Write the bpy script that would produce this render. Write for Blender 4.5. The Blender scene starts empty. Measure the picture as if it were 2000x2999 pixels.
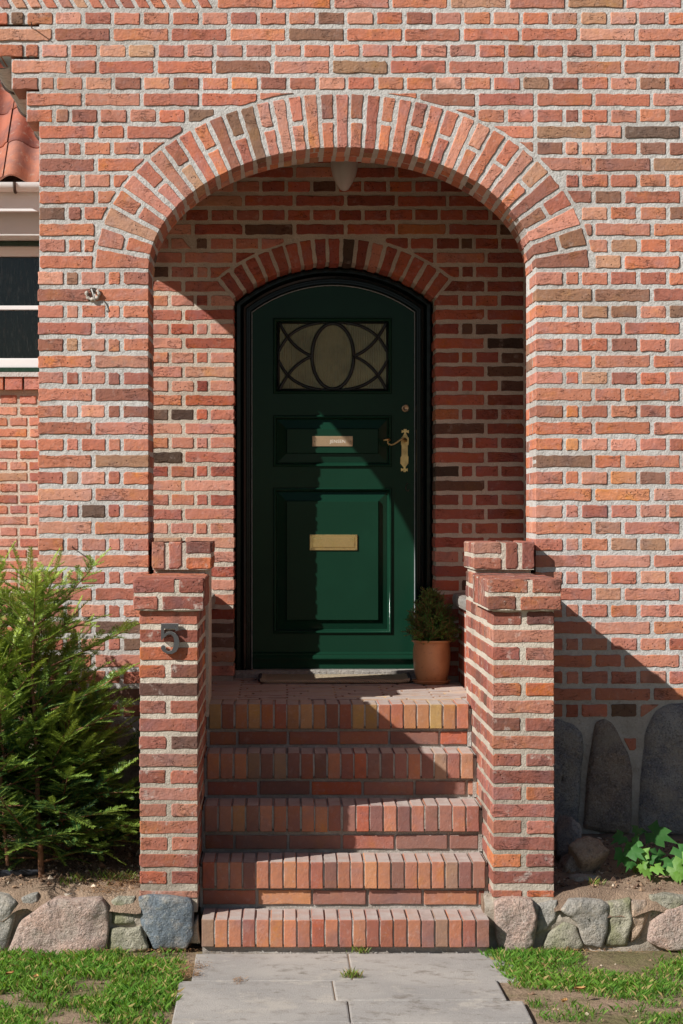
import bpy, bmesh, math, random
import numpy as np
from mathutils import Vector, Matrix, noise, geometry
R = math.radians
rng = random.Random(7)
scene = bpy.context.scene
COL = scene.collection

# ---------------------------------------------------------------- camera, sky, sun, exposure
CX, CYD, CZ, F = -0.238, 8.5, 1.53, 6128.0          # camera x, distance to the front wall, eye height, focal length in photo pixels
def S(Y): return F / (CYD + Y)
def PX(px, Y): return CX + (px - 830.0) / S(Y)
def PZ(py, Y): return CZ - (py - 1500.0) / S(Y)
GZ = -.07                                                       # level of the path
def GY(py): return F * (CZ - GZ) / (py - 1500.0) - CYD
def P(px, py, Y): return Vector((PX(px, Y), Y, PZ(py, Y)))
cam = bpy.data.cameras.new('camera'); cam_o = bpy.data.objects.new('camera', cam); COL.objects.link(cam_o)
cam_o.location = (CX, -CYD, CZ); cam_o.rotation_euler = (R(90), 0, 0)
cam.sensor_fit = 'HORIZONTAL'; cam.sensor_width = 36; cam.lens = F / 2000 * 36; cam.shift_x = 0.085; cam.clip_end = 500
scene.camera = cam_o
SUN_DIR = Vector((1.5, 1.0, -1.245)).normalized()
world = bpy.data.worlds.new('World'); scene.world = world; world.use_nodes = True
wn = world.node_tree.nodes; bgn = wn['Background']; sky = wn.new('ShaderNodeTexSky')
sky.sky_type = 'NISHITA'; sky.sun_disc = False
sky.sun_elevation = math.asin(-SUN_DIR.z); sky.sun_rotation = math.atan2(-SUN_DIR.x, -SUN_DIR.y)
sky.air_density = 1.0; sky.dust_density = 0.6
world.node_tree.links.new(sky.outputs[0], bgn.inputs[0]); bgn.inputs[1].default_value = 0.05
sl = bpy.data.lights.new('sun', 'SUN'); sl.energy = 5.0; sl.angle = R(0.5); sl.color = (1.0, 0.975, 0.945)
so = bpy.data.objects.new('sun', sl); COL.objects.link(so); so.rotation_euler = SUN_DIR.to_track_quat('-Z', 'Y').to_euler(); so.location = (-6, -4, 6)
vs = scene.view_settings; vs.view_transform = 'Standard'; vs.look = 'None'; vs.exposure = 0.27; vs.gamma = 1.0
scene.cycles.max_bounces = 6

# ---------------------------------------------------------------- helpers
def lin(c):
    return tuple(((x / 255) / 12.92 if x / 255 <= .04045 else ((x / 255 + .055) / 1.055) ** 2.4) for x in c)
def tag(o, label=None, cat=None, group=None, kind=None):
    if label: o['label'] = label
    if cat: o['category'] = cat
    if group: o['group'] = group
    if kind: o['kind'] = kind
    return o
def link(o, parent=None):
    COL.objects.link(o)
    if parent is not None:
        o.parent = parent
        if parent.type == 'EMPTY': o.matrix_parent_inverse = Matrix.Translation(-parent.location)
    return o
def empty(name, loc, label=None, cat=None, group=None):
    o = bpy.data.objects.new(name, None); o.location = loc; o.empty_display_size = .1; COL.objects.link(o)
    return tag(o, label, cat, group)
def mesh(name, v, f, mat=None, smooth=False):
    m = bpy.data.meshes.new(name); m.from_pydata([tuple(p) for p in v], [], f); m.update()
    if mat: m.materials.append(mat)
    if smooth: m.polygons.foreach_set('use_smooth', [True] * len(m.polygons))
    return m
def obj(name, v, f, mat=None, parent=None, smooth=False):
    return link(bpy.data.objects.new(name, mesh(name, v, f, mat, smooth)), parent)
class MB:
    def __init__(s): s.v = []; s.f = []
    def add(s, v, f):
        n = len(s.v); s.v += [tuple(p) for p in v]; s.f += [tuple(i + n for i in q) for q in f]; return s
    def box(s, x0, x1, y0, y1, z0, z1, c=0.0):
        if c <= 0:
            v = [(x, y, z) for x in (x0, x1) for y in (y0, y1) for z in (z0, z1)]
            return s.add(v, [(0, 1, 3, 2), (4, 6, 7, 5), (0, 4, 5, 1), (2, 3, 7, 6), (0, 2, 6, 4), (1, 5, 7, 3)])
        bm = bmesh.new(); bmesh.ops.create_cube(bm, size=1)
        for q in bm.verts: q.co = ((x0 + x1) / 2 + q.co.x * (x1 - x0), (y0 + y1) / 2 + q.co.y * (y1 - y0), (z0 + z1) / 2 + q.co.z * (z1 - z0))
        bmesh.ops.bevel(bm, geom=bm.edges[:], offset=c, segments=2, affect='EDGES', profile=.6)
        bm.verts.index_update(); s.add([q.co[:] for q in bm.verts], [tuple(w.index for w in q.verts) for q in bm.faces]); bm.free(); return s
    def tube(s, pts, rad, n=8, caps=True):
        pts = [Vector(p) for p in pts]; rad = rad if hasattr(rad, '__len__') else [rad] * len(pts)
        base = len(s.v); prev = None
        for i, p in enumerate(pts):
            t = (pts[min(i + 1, len(pts) - 1)] - pts[max(i - 1, 0)]).normalized()
            a = prev if prev is not None else (Vector((0, 0, 1)) if abs(t.z) < .9 else Vector((1, 0, 0)))
            a = (a - t * a.dot(t)).normalized(); b = t.cross(a); prev = a
            s.v += [tuple(p + (a * math.cos(2 * math.pi * k / n) + b * math.sin(2 * math.pi * k / n)) * rad[i]) for k in range(n)]
        for i in range(len(pts) - 1):
            for k in range(n):
                s.f.append((base + i * n + k, base + i * n + (k + 1) % n, base + (i + 1) * n + (k + 1) % n, base + (i + 1) * n + k))
        if caps:
            s.f.append(tuple(base + k for k in reversed(range(n)))); s.f.append(tuple(base + (len(pts) - 1) * n + k for k in range(n)))
        return s
    def lathe(s, prof, c, n=32):
        b = len(s.v)
        for (r, z) in prof: s.v += [(c[0] + r * math.cos(2 * math.pi * k / n), c[1] + r * math.sin(2 * math.pi * k / n), c[2] + z) for k in range(n)]
        for i in range(len(prof) - 1):
            for k in range(n): s.f.append((b + i * n + k, b + i * n + (k + 1) % n, b + (i + 1) * n + (k + 1) % n, b + (i + 1) * n + k))
        s.f.append(tuple(b + k for k in reversed(range(n)))); s.f.append(tuple(b + (len(prof) - 1) * n + k for k in range(n))); return s
    def prism(s, poly, y0, y1):                                  # poly in (x, z), counter-clockwise seen from -Y
        n = len(poly); b = len(s.v)
        s.v += [(x, y0, z) for x, z in poly] + [(x, y1, z) for x, z in poly]
        s.f.append(tuple(b + k for k in range(n))); s.f.append(tuple(b + n + k for k in reversed(range(n))))
        for k in range(n): s.f.append((b + k, b + n + k, b + n + (k + 1) % n, b + (k + 1) % n))
        return s
    def rings(s, x0, x1, z0, z1, prof, cap=True):                # nested rectangles: (inset, y)
        b = len(s.v)
        for (i, y) in prof: s.v += [(x0 + i, y, z0 + i), (x1 - i, y, z0 + i), (x1 - i, y, z1 - i), (x0 + i, y, z1 - i)]
        for k in range(len(prof) - 1):
            for q in range(4): s.f.append((b + 4 * k + q, b + 4 * k + (q + 1) % 4, b + 4 * k + 4 + (q + 1) % 4, b + 4 * k + 4 + q))
        if cap: e = b + 4 * (len(prof) - 1); s.f.append((e, e + 1, e + 2, e + 3))
        return s
    def build(s, name, mat, parent=None, smooth=False): return obj(name, s.v, s.f, mat, parent, smooth)
def autosmooth(o, deg=40):
    me = o.data; me.polygons.foreach_set('use_smooth', [True] * len(me.polygons)); me.set_sharp_from_angle(angle=R(deg)); return o

# ---------------------------------------------------------------- materials
class NT:
    def __init__(s, name):
        s.m = bpy.data.materials.new(name); s.m.use_nodes = True; s.t = s.m.node_tree; s.b = s.t.nodes['Principled BSDF']; s.out = s.t.nodes['Material Output']
        s.pos = s.t.nodes.new('ShaderNodeNewGeometry').outputs['Position']
    def n(s, typ, **k):
        o = s.t.nodes.new('ShaderNode' + typ)
        for a, b in k.items(): setattr(o, a, b)
        return o
    def l(s, a, b): s.t.links.new(a, b)
    def put(s, sock, v):
        if hasattr(v, 'is_linked') or hasattr(v, 'links'): s.l(v, sock)
        else: sock.default_value = v
    def noise(s, scale, detail=4, rough=.55, vec=None, dist=0):
        o = s.n('TexNoise'); s.l(vec or s.pos, o.inputs['Vector']); o.inputs['Scale'].default_value = scale; o.inputs['Detail'].default_value = detail
        o.inputs['Roughness'].default_value = rough; o.inputs['Distortion'].default_value = dist; return o.outputs['Fac']
    def voro(s, scale, feature='F1', vec=None):
        o = s.n('TexVoronoi', feature=feature); s.l(vec or s.pos, o.inputs['Vector']); o.inputs['Scale'].default_value = scale; return o.outputs['Distance']
    def ramp(s, v, a, b, lo=0.0, hi=1.0):
        o = s.n('MapRange', interpolation_type='SMOOTHSTEP'); s.put(o.inputs['Value'], v)
        for k, x in zip(('From Min', 'From Max', 'To Min', 'To Max'), (a, b, lo, hi)): o.inputs[k].default_value = x
        return o.outputs[0]
    def math(s, op, a, b=0.0):
        o = s.n('Math', operation=op); s.put(o.inputs[0], a); s.put(o.inputs[1], b); return o.outputs[0]
    def mix(s, f, a, b, mode='MIX'):
        o = s.n('Mix', data_type='RGBA', blend_type=mode); s.put(o.inputs['Factor'], f)
        for k, v in ((6, a), (7, b)):
            s.put(o.inputs[k], v if not isinstance(v, tuple) else (*v[:3], 1.0))
        return o.outputs[2]
    def hsv(s, c, h=.5, sat=1.0, v=1.0):
        o = s.n('HueSaturation'); s.put(o.inputs['Color'], c); s.put(o.inputs['Hue'], h); s.put(o.inputs['Saturation'], sat); s.put(o.inputs['Value'], v); return o.outputs[0]
    def bump(s, h, strength=.5, dist=.004, prev=None):
        o = s.n('Bump'); o.inputs['Strength'].default_value = strength; o.inputs['Distance'].default_value = dist; s.l(h, o.inputs['Height'])
        if prev is not None: s.l(prev, o.inputs['Normal'])
        return o.outputs[0]
    def fin(s, col=None, rough=.8, spec=.3, normal=None, metal=0.0):
        if col is not None: s.put(s.b.inputs['Base Color'], col if not isinstance(col, tuple) else (*col[:3], 1.0))
        s.put(s.b.inputs['Roughness'], rough); s.b.inputs['Specular IOR Level'].default_value = spec; s.b.inputs['Metallic'].default_value = metal
        if normal is not None: s.l(normal, s.b.inputs['Normal'])
        return s.m

def brick_mat(name, source, lime=.28, burnt=.45, rough_bump=.6, sm=False, dust=0.0):
    t = NT(name)
    base = t.n('ObjectInfo').outputs['Color'] if source == 'object' else t.n('Attribute', attribute_name='Col').outputs['Color']
    n1 = t.noise(9, 5, .6); n2 = t.noise(26, 4, .6); n3 = t.noise(95, 3, .6)
    c = t.mix(t.ramp(n1, .50, .72), base, t.hsv(base, .49, .82, .80))
    c = t.mix(t.ramp(n1, .47, .27), c, t.hsv(base, .512, 1.12, 1.10))
    c = t.mix(t.math('MULTIPLY', t.ramp(t.noise(6.5, 3, .5), .60, .72), burnt), c, lin((70, 58, 52)))
    c = t.mix(t.ramp(n2, .35, .75, 0, .3), c, t.hsv(base, .5, .9, .74))
    c = t.mix(t.ramp(t.noise(19, 5, .7), .57, .70, 0, lime), c, lin((188, 172, 160)))
    c = t.mix(t.ramp(t.noise(1.7, 4, .6), .42, .68, 0, .30), c, t.hsv(c, .495, .75, .82))
    c = t.mix(t.ramp(t.noise(48, 5, .75), .52, .70, 0, .45), c, t.hsv(base, .5, .65, 1.12))
    pit = t.ramp(t.voro(62), .10, .22, 1, 0); pm = t.math('MULTIPLY', pit, t.ramp(t.noise(14, 2), .48, .60))
    c = t.mix(t.math('MULTIPLY', pm, .0 if sm else .75), c, lin((46, 30, 24)))
    c = t.mix(t.ramp(n3, .35, .7, 0, .22), c, t.hsv(base, .5, .8, .55))
    if not sm:                                                   # folded-clay creases
        mp = t.n('Mapping'); mp.inputs['Scale'].default_value = (16, 16, 46); t.l(t.pos, mp.inputs['Vector']); cr = t.noise(1.0, 3, .6, mp.outputs[0], .8)
        cm_ = t.math('MULTIPLY', t.ramp(t.math('ABSOLUTE', t.math('SUBTRACT', cr, .5)), .0, .022, 1, 0), t.ramp(t.noise(11, 2), .50, .60))
        c = t.mix(t.math('MULTIPLY', cm_, .6), c, lin((60, 36, 28))); pm = t.math('MAXIMUM', pm, cm_)
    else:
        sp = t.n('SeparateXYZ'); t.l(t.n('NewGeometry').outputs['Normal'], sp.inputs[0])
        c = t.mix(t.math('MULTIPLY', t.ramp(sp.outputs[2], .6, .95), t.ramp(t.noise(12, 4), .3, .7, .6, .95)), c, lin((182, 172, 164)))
    h = t.math('ADD', t.math('MULTIPLY', n2, 1.2), t.math('MULTIPLY', n3, .6)); h = t.math('SUBTRACT', h, t.math('MULTIPLY', pm, .8))
    nb = t.bump(h, rough_bump, .006); nb = t.bump(t.noise(330, 2), .35, .0015, nb)
    return t.fin(c, .92 if not sm else .7, .15 if not sm else .3, nb)
def mortar_mat(name, col, dark, stain=.5):
    t = NT(name); n1 = t.noise(5, 4, .6); n2 = t.noise(150, 4, .7); n3 = t.noise(45, 4, .65)
    c = t.mix(t.ramp(n1, .35, .7, 0, stain), lin(col), lin(dark)); c = t.mix(t.ramp(n2, .52, .72, 0, .45), c, lin((120, 112, 104)))
    c = t.mix(t.ramp(n2, .48, .32, 0, .30), c, lin((228, 225, 218))); c = t.mix(t.ramp(t.noise(1.3, 5, .65), .45, .70, 0, .45), c, lin((158, 148, 136))); c = t.mix(t.ramp(t.noise(22, 4, .7), .58, .72, 0, .5), c, lin((150, 138, 124)))
    sz_ = t.n('SeparateXYZ'); t.l(t.pos, sz_.inputs[0]); c = t.mix(t.math('MULTIPLY', t.ramp(sz_.outputs[2], 1.0, .25), t.ramp(t.noise(7, 5, .7), .35, .65, .25, .75)), c, lin((134, 122, 108)))
    nb = t.bump(t.math('ADD', n3, t.math('MULTIPLY', n2, .55)), .95, .007); return t.fin(c, .95, .1, nb)
def stone_mat(name, c1, c2, c3, scale=1.0, speck=.5, moss=None, bump=.8):
    t = NT(name); n1 = t.noise(4 * scale, 5, .6); n2 = t.noise(22 * scale, 5, .65); n3 = t.noise(140, 3, .7)
    c = t.mix(t.ramp(n1, .35, .65), lin(c1), lin(c2)); c = t.mix(t.ramp(n2, .52, .68, 0, .7), c, lin(c3)); c = t.mix(t.ramp(n3, .5, .68, 0, speck), c, lin((70, 66, 64)))
    c = t.mix(t.ramp(n3, .45, .3, 0, speck), c, lin((215, 208, 200)))
    c = t.mix(t.ramp(t.noise(9, 6, .7), .46, .66, 0, .55), c, lin((186, 174, 158)))
    if moss: c = t.mix(t.ramp(t.noise(6, 5, .6), .45, .62, 0, .75), c, lin(moss))
    n4 = t.noise(60, 5, .75); c = t.mix(t.ramp(n4, .55, .7, 0, .45), c, lin((84, 78, 74))); return t.fin(c, .9, .2, t.bump(t.math('ADD', n2, t.math('ADD', t.math('MULTIPLY', n3, .4), t.math('MULTIPLY', n4, .9))), bump, .020))
def paint_mat(name, col, rough=.2, bump=.05, var=.15, spec=.5):
    t = NT(name); n = t.noise(3, 3); n2 = t.noise(40, 4, .6)
    c = t.mix(t.ramp(n, .35, .65, 0, var), col, tuple(x * .6 for x in col))
    br = t.n('Mapping'); br.inputs['Scale'].default_value = (160, 160, 9); t.l(t.pos, br.inputs['Vector'])
    c = t.mix(t.ramp(t.noise(26, 5, .75), .66, .74, 0, .25), c, tuple(min(1, x * 1.6 + .03) for x in col))
    return t.fin(c, t.ramp(n2, .3, .7, rough * .7, rough * 1.6), spec, t.bump(t.math('ADD', t.noise(14, 3), t.math('MULTIPLY', t.noise(1, 3, .6, br.outputs[0]), .5)), bump * 1.6, .004))
def metal_mat(name, col, rough=.35, metal=.9):
    t = NT(name); n = t.noise(30, 4); c = t.mix(t.ramp(n, .4, .7, 0, .5), col, tuple(x * .55 for x in col))
    return t.fin(c, t.ramp(n, .3, .7, rough * .8, rough * 1.5), .5, None, metal)
def leaf_mat(name, hue_var=.03, trans=.35, rough=.45, spec=.4):
    t = NT(name); c = t.n('Attribute', attribute_name='Col').outputs['Color']
    c = t.mix(t.ramp(t.noise(6, 2), .4, .6, 0, .35), c, t.hsv(c, .47, 1.0, 1.25))
    t.fin(c, rough, spec); tr = t.n('BsdfTranslucent'); t.l(t.hsv(c, .48, 1.1, 1.5), tr.inputs['Color'])
    mx = t.n('MixShader'); mx.inputs[0].default_value = trans; t.l(t.b.outputs[0], mx.inputs[1]); t.l(tr.outputs[0], mx.inputs[2]); t.l(mx.outputs[0], t.out.inputs['Surface']); return t.m

M_BRICK = brick_mat('brick', 'object'); M_BRICKV = brick_mat('brick_mass', 'attr')
M_PIER = brick_mat('pier_brick', 'object', lime=.75, burnt=.6, rough_bump=.7)
M_STEP = brick_mat('step_brick', 'object', lime=.12, burnt=.25, rough_bump=.3, sm=True)
M_MORT = mortar_mat('mortar', (203, 200, 194), (180, 175, 167), .8); M_MORTP = mortar_mat('pier_mortar', (206, 194, 176), (174, 162, 144))
M_MORTS = mortar_mat('step_mortar', (196, 190, 182), (140, 132, 126)); M_MORTD = mortar_mat('porch_mortar', (200, 188, 170), (160, 146, 130))
M_DOOR = paint_mat('door_green_paint', (.008, .040, .022), .12, .06, .35, .13); M_FRAME = paint_mat('frame_black_paint', (.004, .008, .008), .14, .04, .15, .25)
M_WHITE = paint_mat('white_paint', (.78, .78, .76), .45, .05, .1); M_DKGREEN = paint_mat('dark_green_paint', (.012, .04, .022), .3)
M_CREAM = paint_mat('cream_paint', (.66, .65, .61), .5, .05, .2)
M_ZINC = metal_mat('weathered_zinc', (.50, .48, .44), .5, .35); M_BRASS = metal_mat('brass', (.72, .52, .22), .32, .95); M_COPPER = metal_mat('bronze_plate', (.60, .43, .26), .4, .85)
M_NUM = metal_mat('grey_zinc_number', (.075, .074, .072), .5, .2); M_NUM_LIT = metal_mat('number_lit_edge', (.82, .81, .78), .35, .3); M_IRON = metal_mat('rusty_iron', (.10, .07, .055), .7, .4)
M_LEAD = metal_mat('lead_came', (.018, .022, .022), .35, .2)
t = NT('bounce_cut_ceiling'); M_CEIL = t.fin(t.mix(t.ramp(t.noise(12, 4), .35, .65), (.10, .055, .032), (.07, .04, .025)), .7, .2)  # unseen ceiling, coloured dark to cut bounced light in the porch
M_PLASTER = mortar_mat('plaster', (190, 180, 168), (170, 160, 148))

# ---------------------------------------------------------------- brick shapes
def clip_half(poly, q, n):
    out = []
    for i in range(len(poly)):
        a, b = poly[i], poly[(i + 1) % len(poly)]
        da = (a[0] - q[0]) * n[0] + (a[1] - q[1]) * n[1]; db = (b[0] - q[0]) * n[0] + (b[1] - q[1]) * n[1]
        if da >= 0: out.append(a)
        if (da < 0) != (db < 0):
            t = da / (da - db); out.append((a[0] + (b[0] - a[0]) * t, a[1] + (b[1] - a[1]) * t))
    return out
def area(p): return abs(sum(p[i][0] * p[(i + 1) % len(p)][1] - p[(i + 1) % len(p)][0] * p[i][1] for i in range(len(p)))) / 2
def outline(poly, jit=.0016, rad=.006, step=.026, r=rng):
    """rounded, slightly wandering outline of a convex polygon"""
    n = len(poly); pts = []
    for i in range(n):
        a, b, c = Vector(poly[i - 1]), Vector(poly[i]), Vector(poly[(i + 1) % n])
        e1, e2 = (a - b), (c - b); l1, l2 = e1.length, e2.length
        if l1 < 1e-5 or l2 < 1e-5: continue
        k = rad * r.uniform(.35, 1.5) * (2.0 if r.random() < .05 else 1)
        k1, k2 = min(k * r.uniform(.6, 1.5), l1 * .4), min(k * r.uniform(.6, 1.5), l2 * .4)
        pts += [b + e1 / l1 * k1, b + e2 / l2 * k2]
        m = int((l2 - 2 * k) / step)
        for j in range(1, m + 1):
            p = b + e2 * (j / (m + 1)); nn = Vector((-e2.y, e2.x)).normalized()
            pts.append(p + nn * r.uniform(-jit * .6, jit * 1.6))
    return [(p.x, p.y) for p in pts]
def brick_mesh_data(poly, depth=.03, bev=.004, jit=.0016, rad=.006, back=False, r=rng, wob=.0012):
    """poly in (x, z) counter-clockwise seen from the front; face at y = 0, body running to y = depth"""
    o = outline(poly, jit, rad, r=r); n = len(o)
    cx = sum(p[0] for p in o) / n; cz = sum(p[1] for p in o) / n
    v, f = [], []
    def ring(ins, y, w=0):
        for (x, z) in o:
            d = math.hypot(x - cx, z - cz) + 1e-6
            k = max(0, 1 - ins / d); v.append((cx + (x - cx) * k, y + (r.uniform(-w, w)), cz + (z - cz) * k))
    ring(bev * 1.3, 0, wob); ring(0, bev, wob * .6)
    rr = [0, n]
    if back: ring(0, depth - bev); ring(bev * 1.2, depth); rr += [2 * n, 3 * n]
    else: ring(0, depth); rr += [2 * n]
    v.append((cx, -abs(r.gauss(0, wob * .5)), cz)); c = len(v) - 1
    for k in range(n): f.append((c, k, (k + 1) % n))
    for a, b in zip(rr[:-1], rr[1:]):
        for k in range(n): f.append((a + k, b + k, b + (k + 1) % n, a + (k + 1) % n))
    if back: f.append(tuple(rr[-1] + k for k in reversed(range(n))))
    return v, f
POOL = {}
def rect(w, h): return [(-w / 2, -h / 2), (w / 2, -h / 2), (w / 2, h / 2), (-w / 2, h / 2)]
def pool_mesh(w, h, depth, mat, style):
    wc = min((.05, .075, .10, .13, .16, .215), key=lambda q: abs(q - w)); hc = min((.046, .095, .10), key=lambda q: abs(q - h)); dc = min((.03, .10, .21), key=lambda q: abs(q - depth))
    key = (wc, hc, dc, mat.name, style)
    L = POOL.setdefault(key, [])
    if len(L) < 12:
        st = dict(wall=dict(jit=.0019, rad=.0045, bev=.0022, wob=.0007), step=dict(jit=.0004, rad=.002, bev=.002, wob=.0004), pier=dict(jit=.0012, rad=.0045, bev=.0028, wob=.0008))[style]
        v, f = brick_mesh_data(rect(wc, hc), dc, back=(dc > .05), **st); L.append((mesh('brick', v, f, mat), wc, hc, dc)); return L[-1]
    return rng.choice(L)
FRONT = Matrix.Identity(3)
def frame(u, d, v): return Matrix((u, d, v)).transposed()
class Course:
    """a heap of bricks for one wall; emit() turns the largest in view into objects, the rest into one mass"""
    def __init__(s, palette): s.b = []; s.pal = palette
    def add(s, c, w, h, depth=.03, fr=FRONT, poly=None, col=None, style='wall', name=None):
        s.b.append((Vector(c), w, h, depth, fr, poly, col or s.pal(), style, name))
    def emit(s, parent, cap, mat, matv, name='brick', rest='brickwork'):
        def vis(b):
            c = b[0]; q = S(c.y); x = 830 + (c.x - CX) * q; y = 1500 - (c.z - CZ) * q; a = (area(b[5]) if b[5] else b[1] * b[2]) * q * q
            if not (-30 < x < 2030 and -30 < y < 3029): a *= .001
            return a
        L = sorted(s.b, key=vis, reverse=True); k = [i for i, b in enumerate(L) if vis(b) > 60][:cap]; ks = set(k)
        V, Fc, Cc = [], [], []
        for i, (c, w, h, d, fr, poly, col, style, nm) in enumerate(L):
            tw = rng.gauss(0, .005 if style != 'step' else .001); rot = fr @ Matrix.Rotation(tw, 3, 'Y')
            off = Vector((rng.gauss(0, .0008), max(-.0014, min(.0010, rng.gauss(0, .001))), rng.gauss(0, .0008)))
            if poly:
                st = dict(jit=.0017, rad=.0045, bev=.0022, wob=.0007)
                v, f = brick_mesh_data(poly, d, back=d > .05, **st); me = None; sc = (1, 1, 1)
            else:
                me, wc, hc, dc = pool_mesh(w, h, d, mat, style); sc = (w / wc, d / dc, h / hc)
            M = Matrix.Translation(c + fr @ off) @ rot.to_4x4() @ Matrix.Diagonal((*sc, 1))
            if i in ks:
                if me is None: me = mesh('brick', v, f, mat)
                o = bpy.data.objects.new(nm or name, me); link(o, parent); o.matrix_basis = M
                o.color = (*col, 1)
            else:
                if me is not None: v = [p.co[:] for p in me.vertices]; f = [tuple(p.vertices) for p in me.polygons]
                n = len(V); V += [tuple(M @ Vector(p)) for p in v]; Fc += [tuple(q + n for q in g) for g in f]; Cc += [(*col, 1)] * len(v)
        if V:
            me = mesh(rest, V, Fc, matv); a = me.color_attributes.new('Col', 'FLOAT_COLOR', 'POINT'); a.data.foreach_set('color', np.array(Cc, dtype=np.float32).ravel())
            o = link(bpy.data.objects.new(rest, me), parent); o['kind'] = 'stuff'
def palette(table, k=.98, jit=.10, sat=.86):
    cs = [tuple(.3 * l[0] + .59 * l[1] + .11 * l[2] + sat * (x - (.3 * l[0] + .59 * l[1] + .11 * l[2])) for x in l) for l in (lin(c) for c, w in table)]; ws = [w for c, w in table]
    def f():
        c = rng.choices(cs, ws)[0]; g = k * rng.uniform(1 - jit, 1 + jit); return tuple(min(1, x * g * h_ * rng.uniform(.96, 1.04)) for x, h_ in zip(c, (1.07, 1.05, .935)))
    return f
PAL = palette([((196, 118, 92), 5), ((194, 124, 104), 4.5), ((194, 110, 80), 4), ((206, 120, 84), 3.4), ((178, 102, 82), 3), ((208, 138, 114), 2.8), ((160, 98, 82), 1.6), ((168, 120, 92), .6), ((138, 100, 82), .55), ((118, 92, 80), .28), ((212, 134, 78), .35), ((194, 140, 110), .9), ((152, 104, 84), 1.1)], 1.0)
PAL_LOW = palette([((196, 122, 102), 5), ((190, 112, 90), 4), ((204, 134, 112), 3), ((176, 98, 78), 2.5), ((196, 118, 84), 2), ((120, 90, 78), .5), ((186, 132, 104), 1)])
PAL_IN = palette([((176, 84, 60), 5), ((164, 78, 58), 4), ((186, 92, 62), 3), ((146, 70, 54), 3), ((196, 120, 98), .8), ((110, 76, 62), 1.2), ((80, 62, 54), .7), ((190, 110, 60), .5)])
PAL_PIER = palette([((176, 104, 86), 5), ((164, 94, 80), 4), ((186, 112, 90), 3), ((194, 104, 70), 1.4), ((142, 90, 80), 2), ((124, 86, 78), 1), ((206, 114, 58), .5), ((186, 124, 106), 1.4)], .80, .14, .9)
PAL_STEP = palette([((172, 108, 82), 4), ((156, 92, 74), 3.5), ((178, 114, 82), 2.5), ((146, 98, 86), 3), ((190, 128, 88), 1.3), ((130, 86, 78), 2.2), ((172, 88, 60), 1.0), ((152, 116, 98), 1.4), ((178, 118, 94), 2)], 1.0, .12, .94)
PAL_TOP = palette([((180, 116, 66), 3), ((168, 92, 62), 3.5), ((188, 136, 84), 1.5), ((172, 132, 72), .7), ((146, 86, 68), 2.5), ((164, 146, 126), .4), ((98, 74, 78), .4), ((180, 104, 74), 2.5)])
PAL_TILE = palette([((184, 150, 124), 4), ((168, 130, 106), 3), ((150, 110, 92), 2), ((196, 164, 132), 2), ((130, 104, 98), 1), ((174, 128, 92), 2)])

def polyline_nearest(L, p):
    best = None
    for i in range(len(L) - 1):
        a, b = L[i], L[i + 1]; dx, dz = b[0] - a[0], b[1] - a[1]; ll = dx * dx + dz * dz
        t = max(0, min(1, ((p[0] - a[0]) * dx + (p[1] - a[1]) * dz) / ll)); q = (a[0] + dx * t, a[1] + dz * t)
        d = (p[0] - q[0]) ** 2 + (p[1] - q[1]) ** 2
        if best is None or d < best[0]: le = math.sqrt(ll); best = (d, q, (-dz / le, dx / le))
    return best
def best_clip(line, cx, z, w, h, joint):
    best = []
    for (ox, oz) in ((0, 0), (-1, -1), (1, -1), (1, 1), (-1, 1), (-.5, 0), (.5, 0)):
        dd, q, n = polyline_nearest(line, (cx + ox * w / 2, z + oz * h / 2))
        cl = clip_half(rect(w, h), (q[0] - cx + n[0] * joint, q[1] - z + n[1] * joint), n)
        if len(cl) < 3: continue
        ok = True
        for p in cl:
            d2, q2, n2 = polyline_nearest(line, (cx + p[0], z + p[1]))
            if (cx + p[0] - q2[0]) * n2[0] + (z + p[1] - q2[1]) * n2[1] < joint * .45: ok = False; break
        if ok and (not best or area(cl) > area(best)): best = cl
    return best
def fill_row(cs, y, z, h, xs, hi, clip=None, joint=.009, gap=.0077, depth=.03, x_hi=None, edge_lo=False, edge_hi=False, deep=.10, col=None):
    """bricks of one course; xs = list of (x0, x1) cells"""
    for i, (a, b) in enumerate(xs):
        w = b - a - gap * 2
        if w < .02: continue
        cx = (a + b) / 2; d = depth
        if (edge_lo and i == 0) or (edge_hi and i == len(xs) - 1): d = deep
        poly = None
        if clip is not None:
            cl = best_clip(clip, cx, z, w, h, joint)
            if len(cl) < 3 or area(cl) < .0008: continue
            if abs(area(cl) - w * h) > 1e-7: poly = cl
        cs.add((cx, y, z), w, h, d, FRONT, poly, col)
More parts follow.
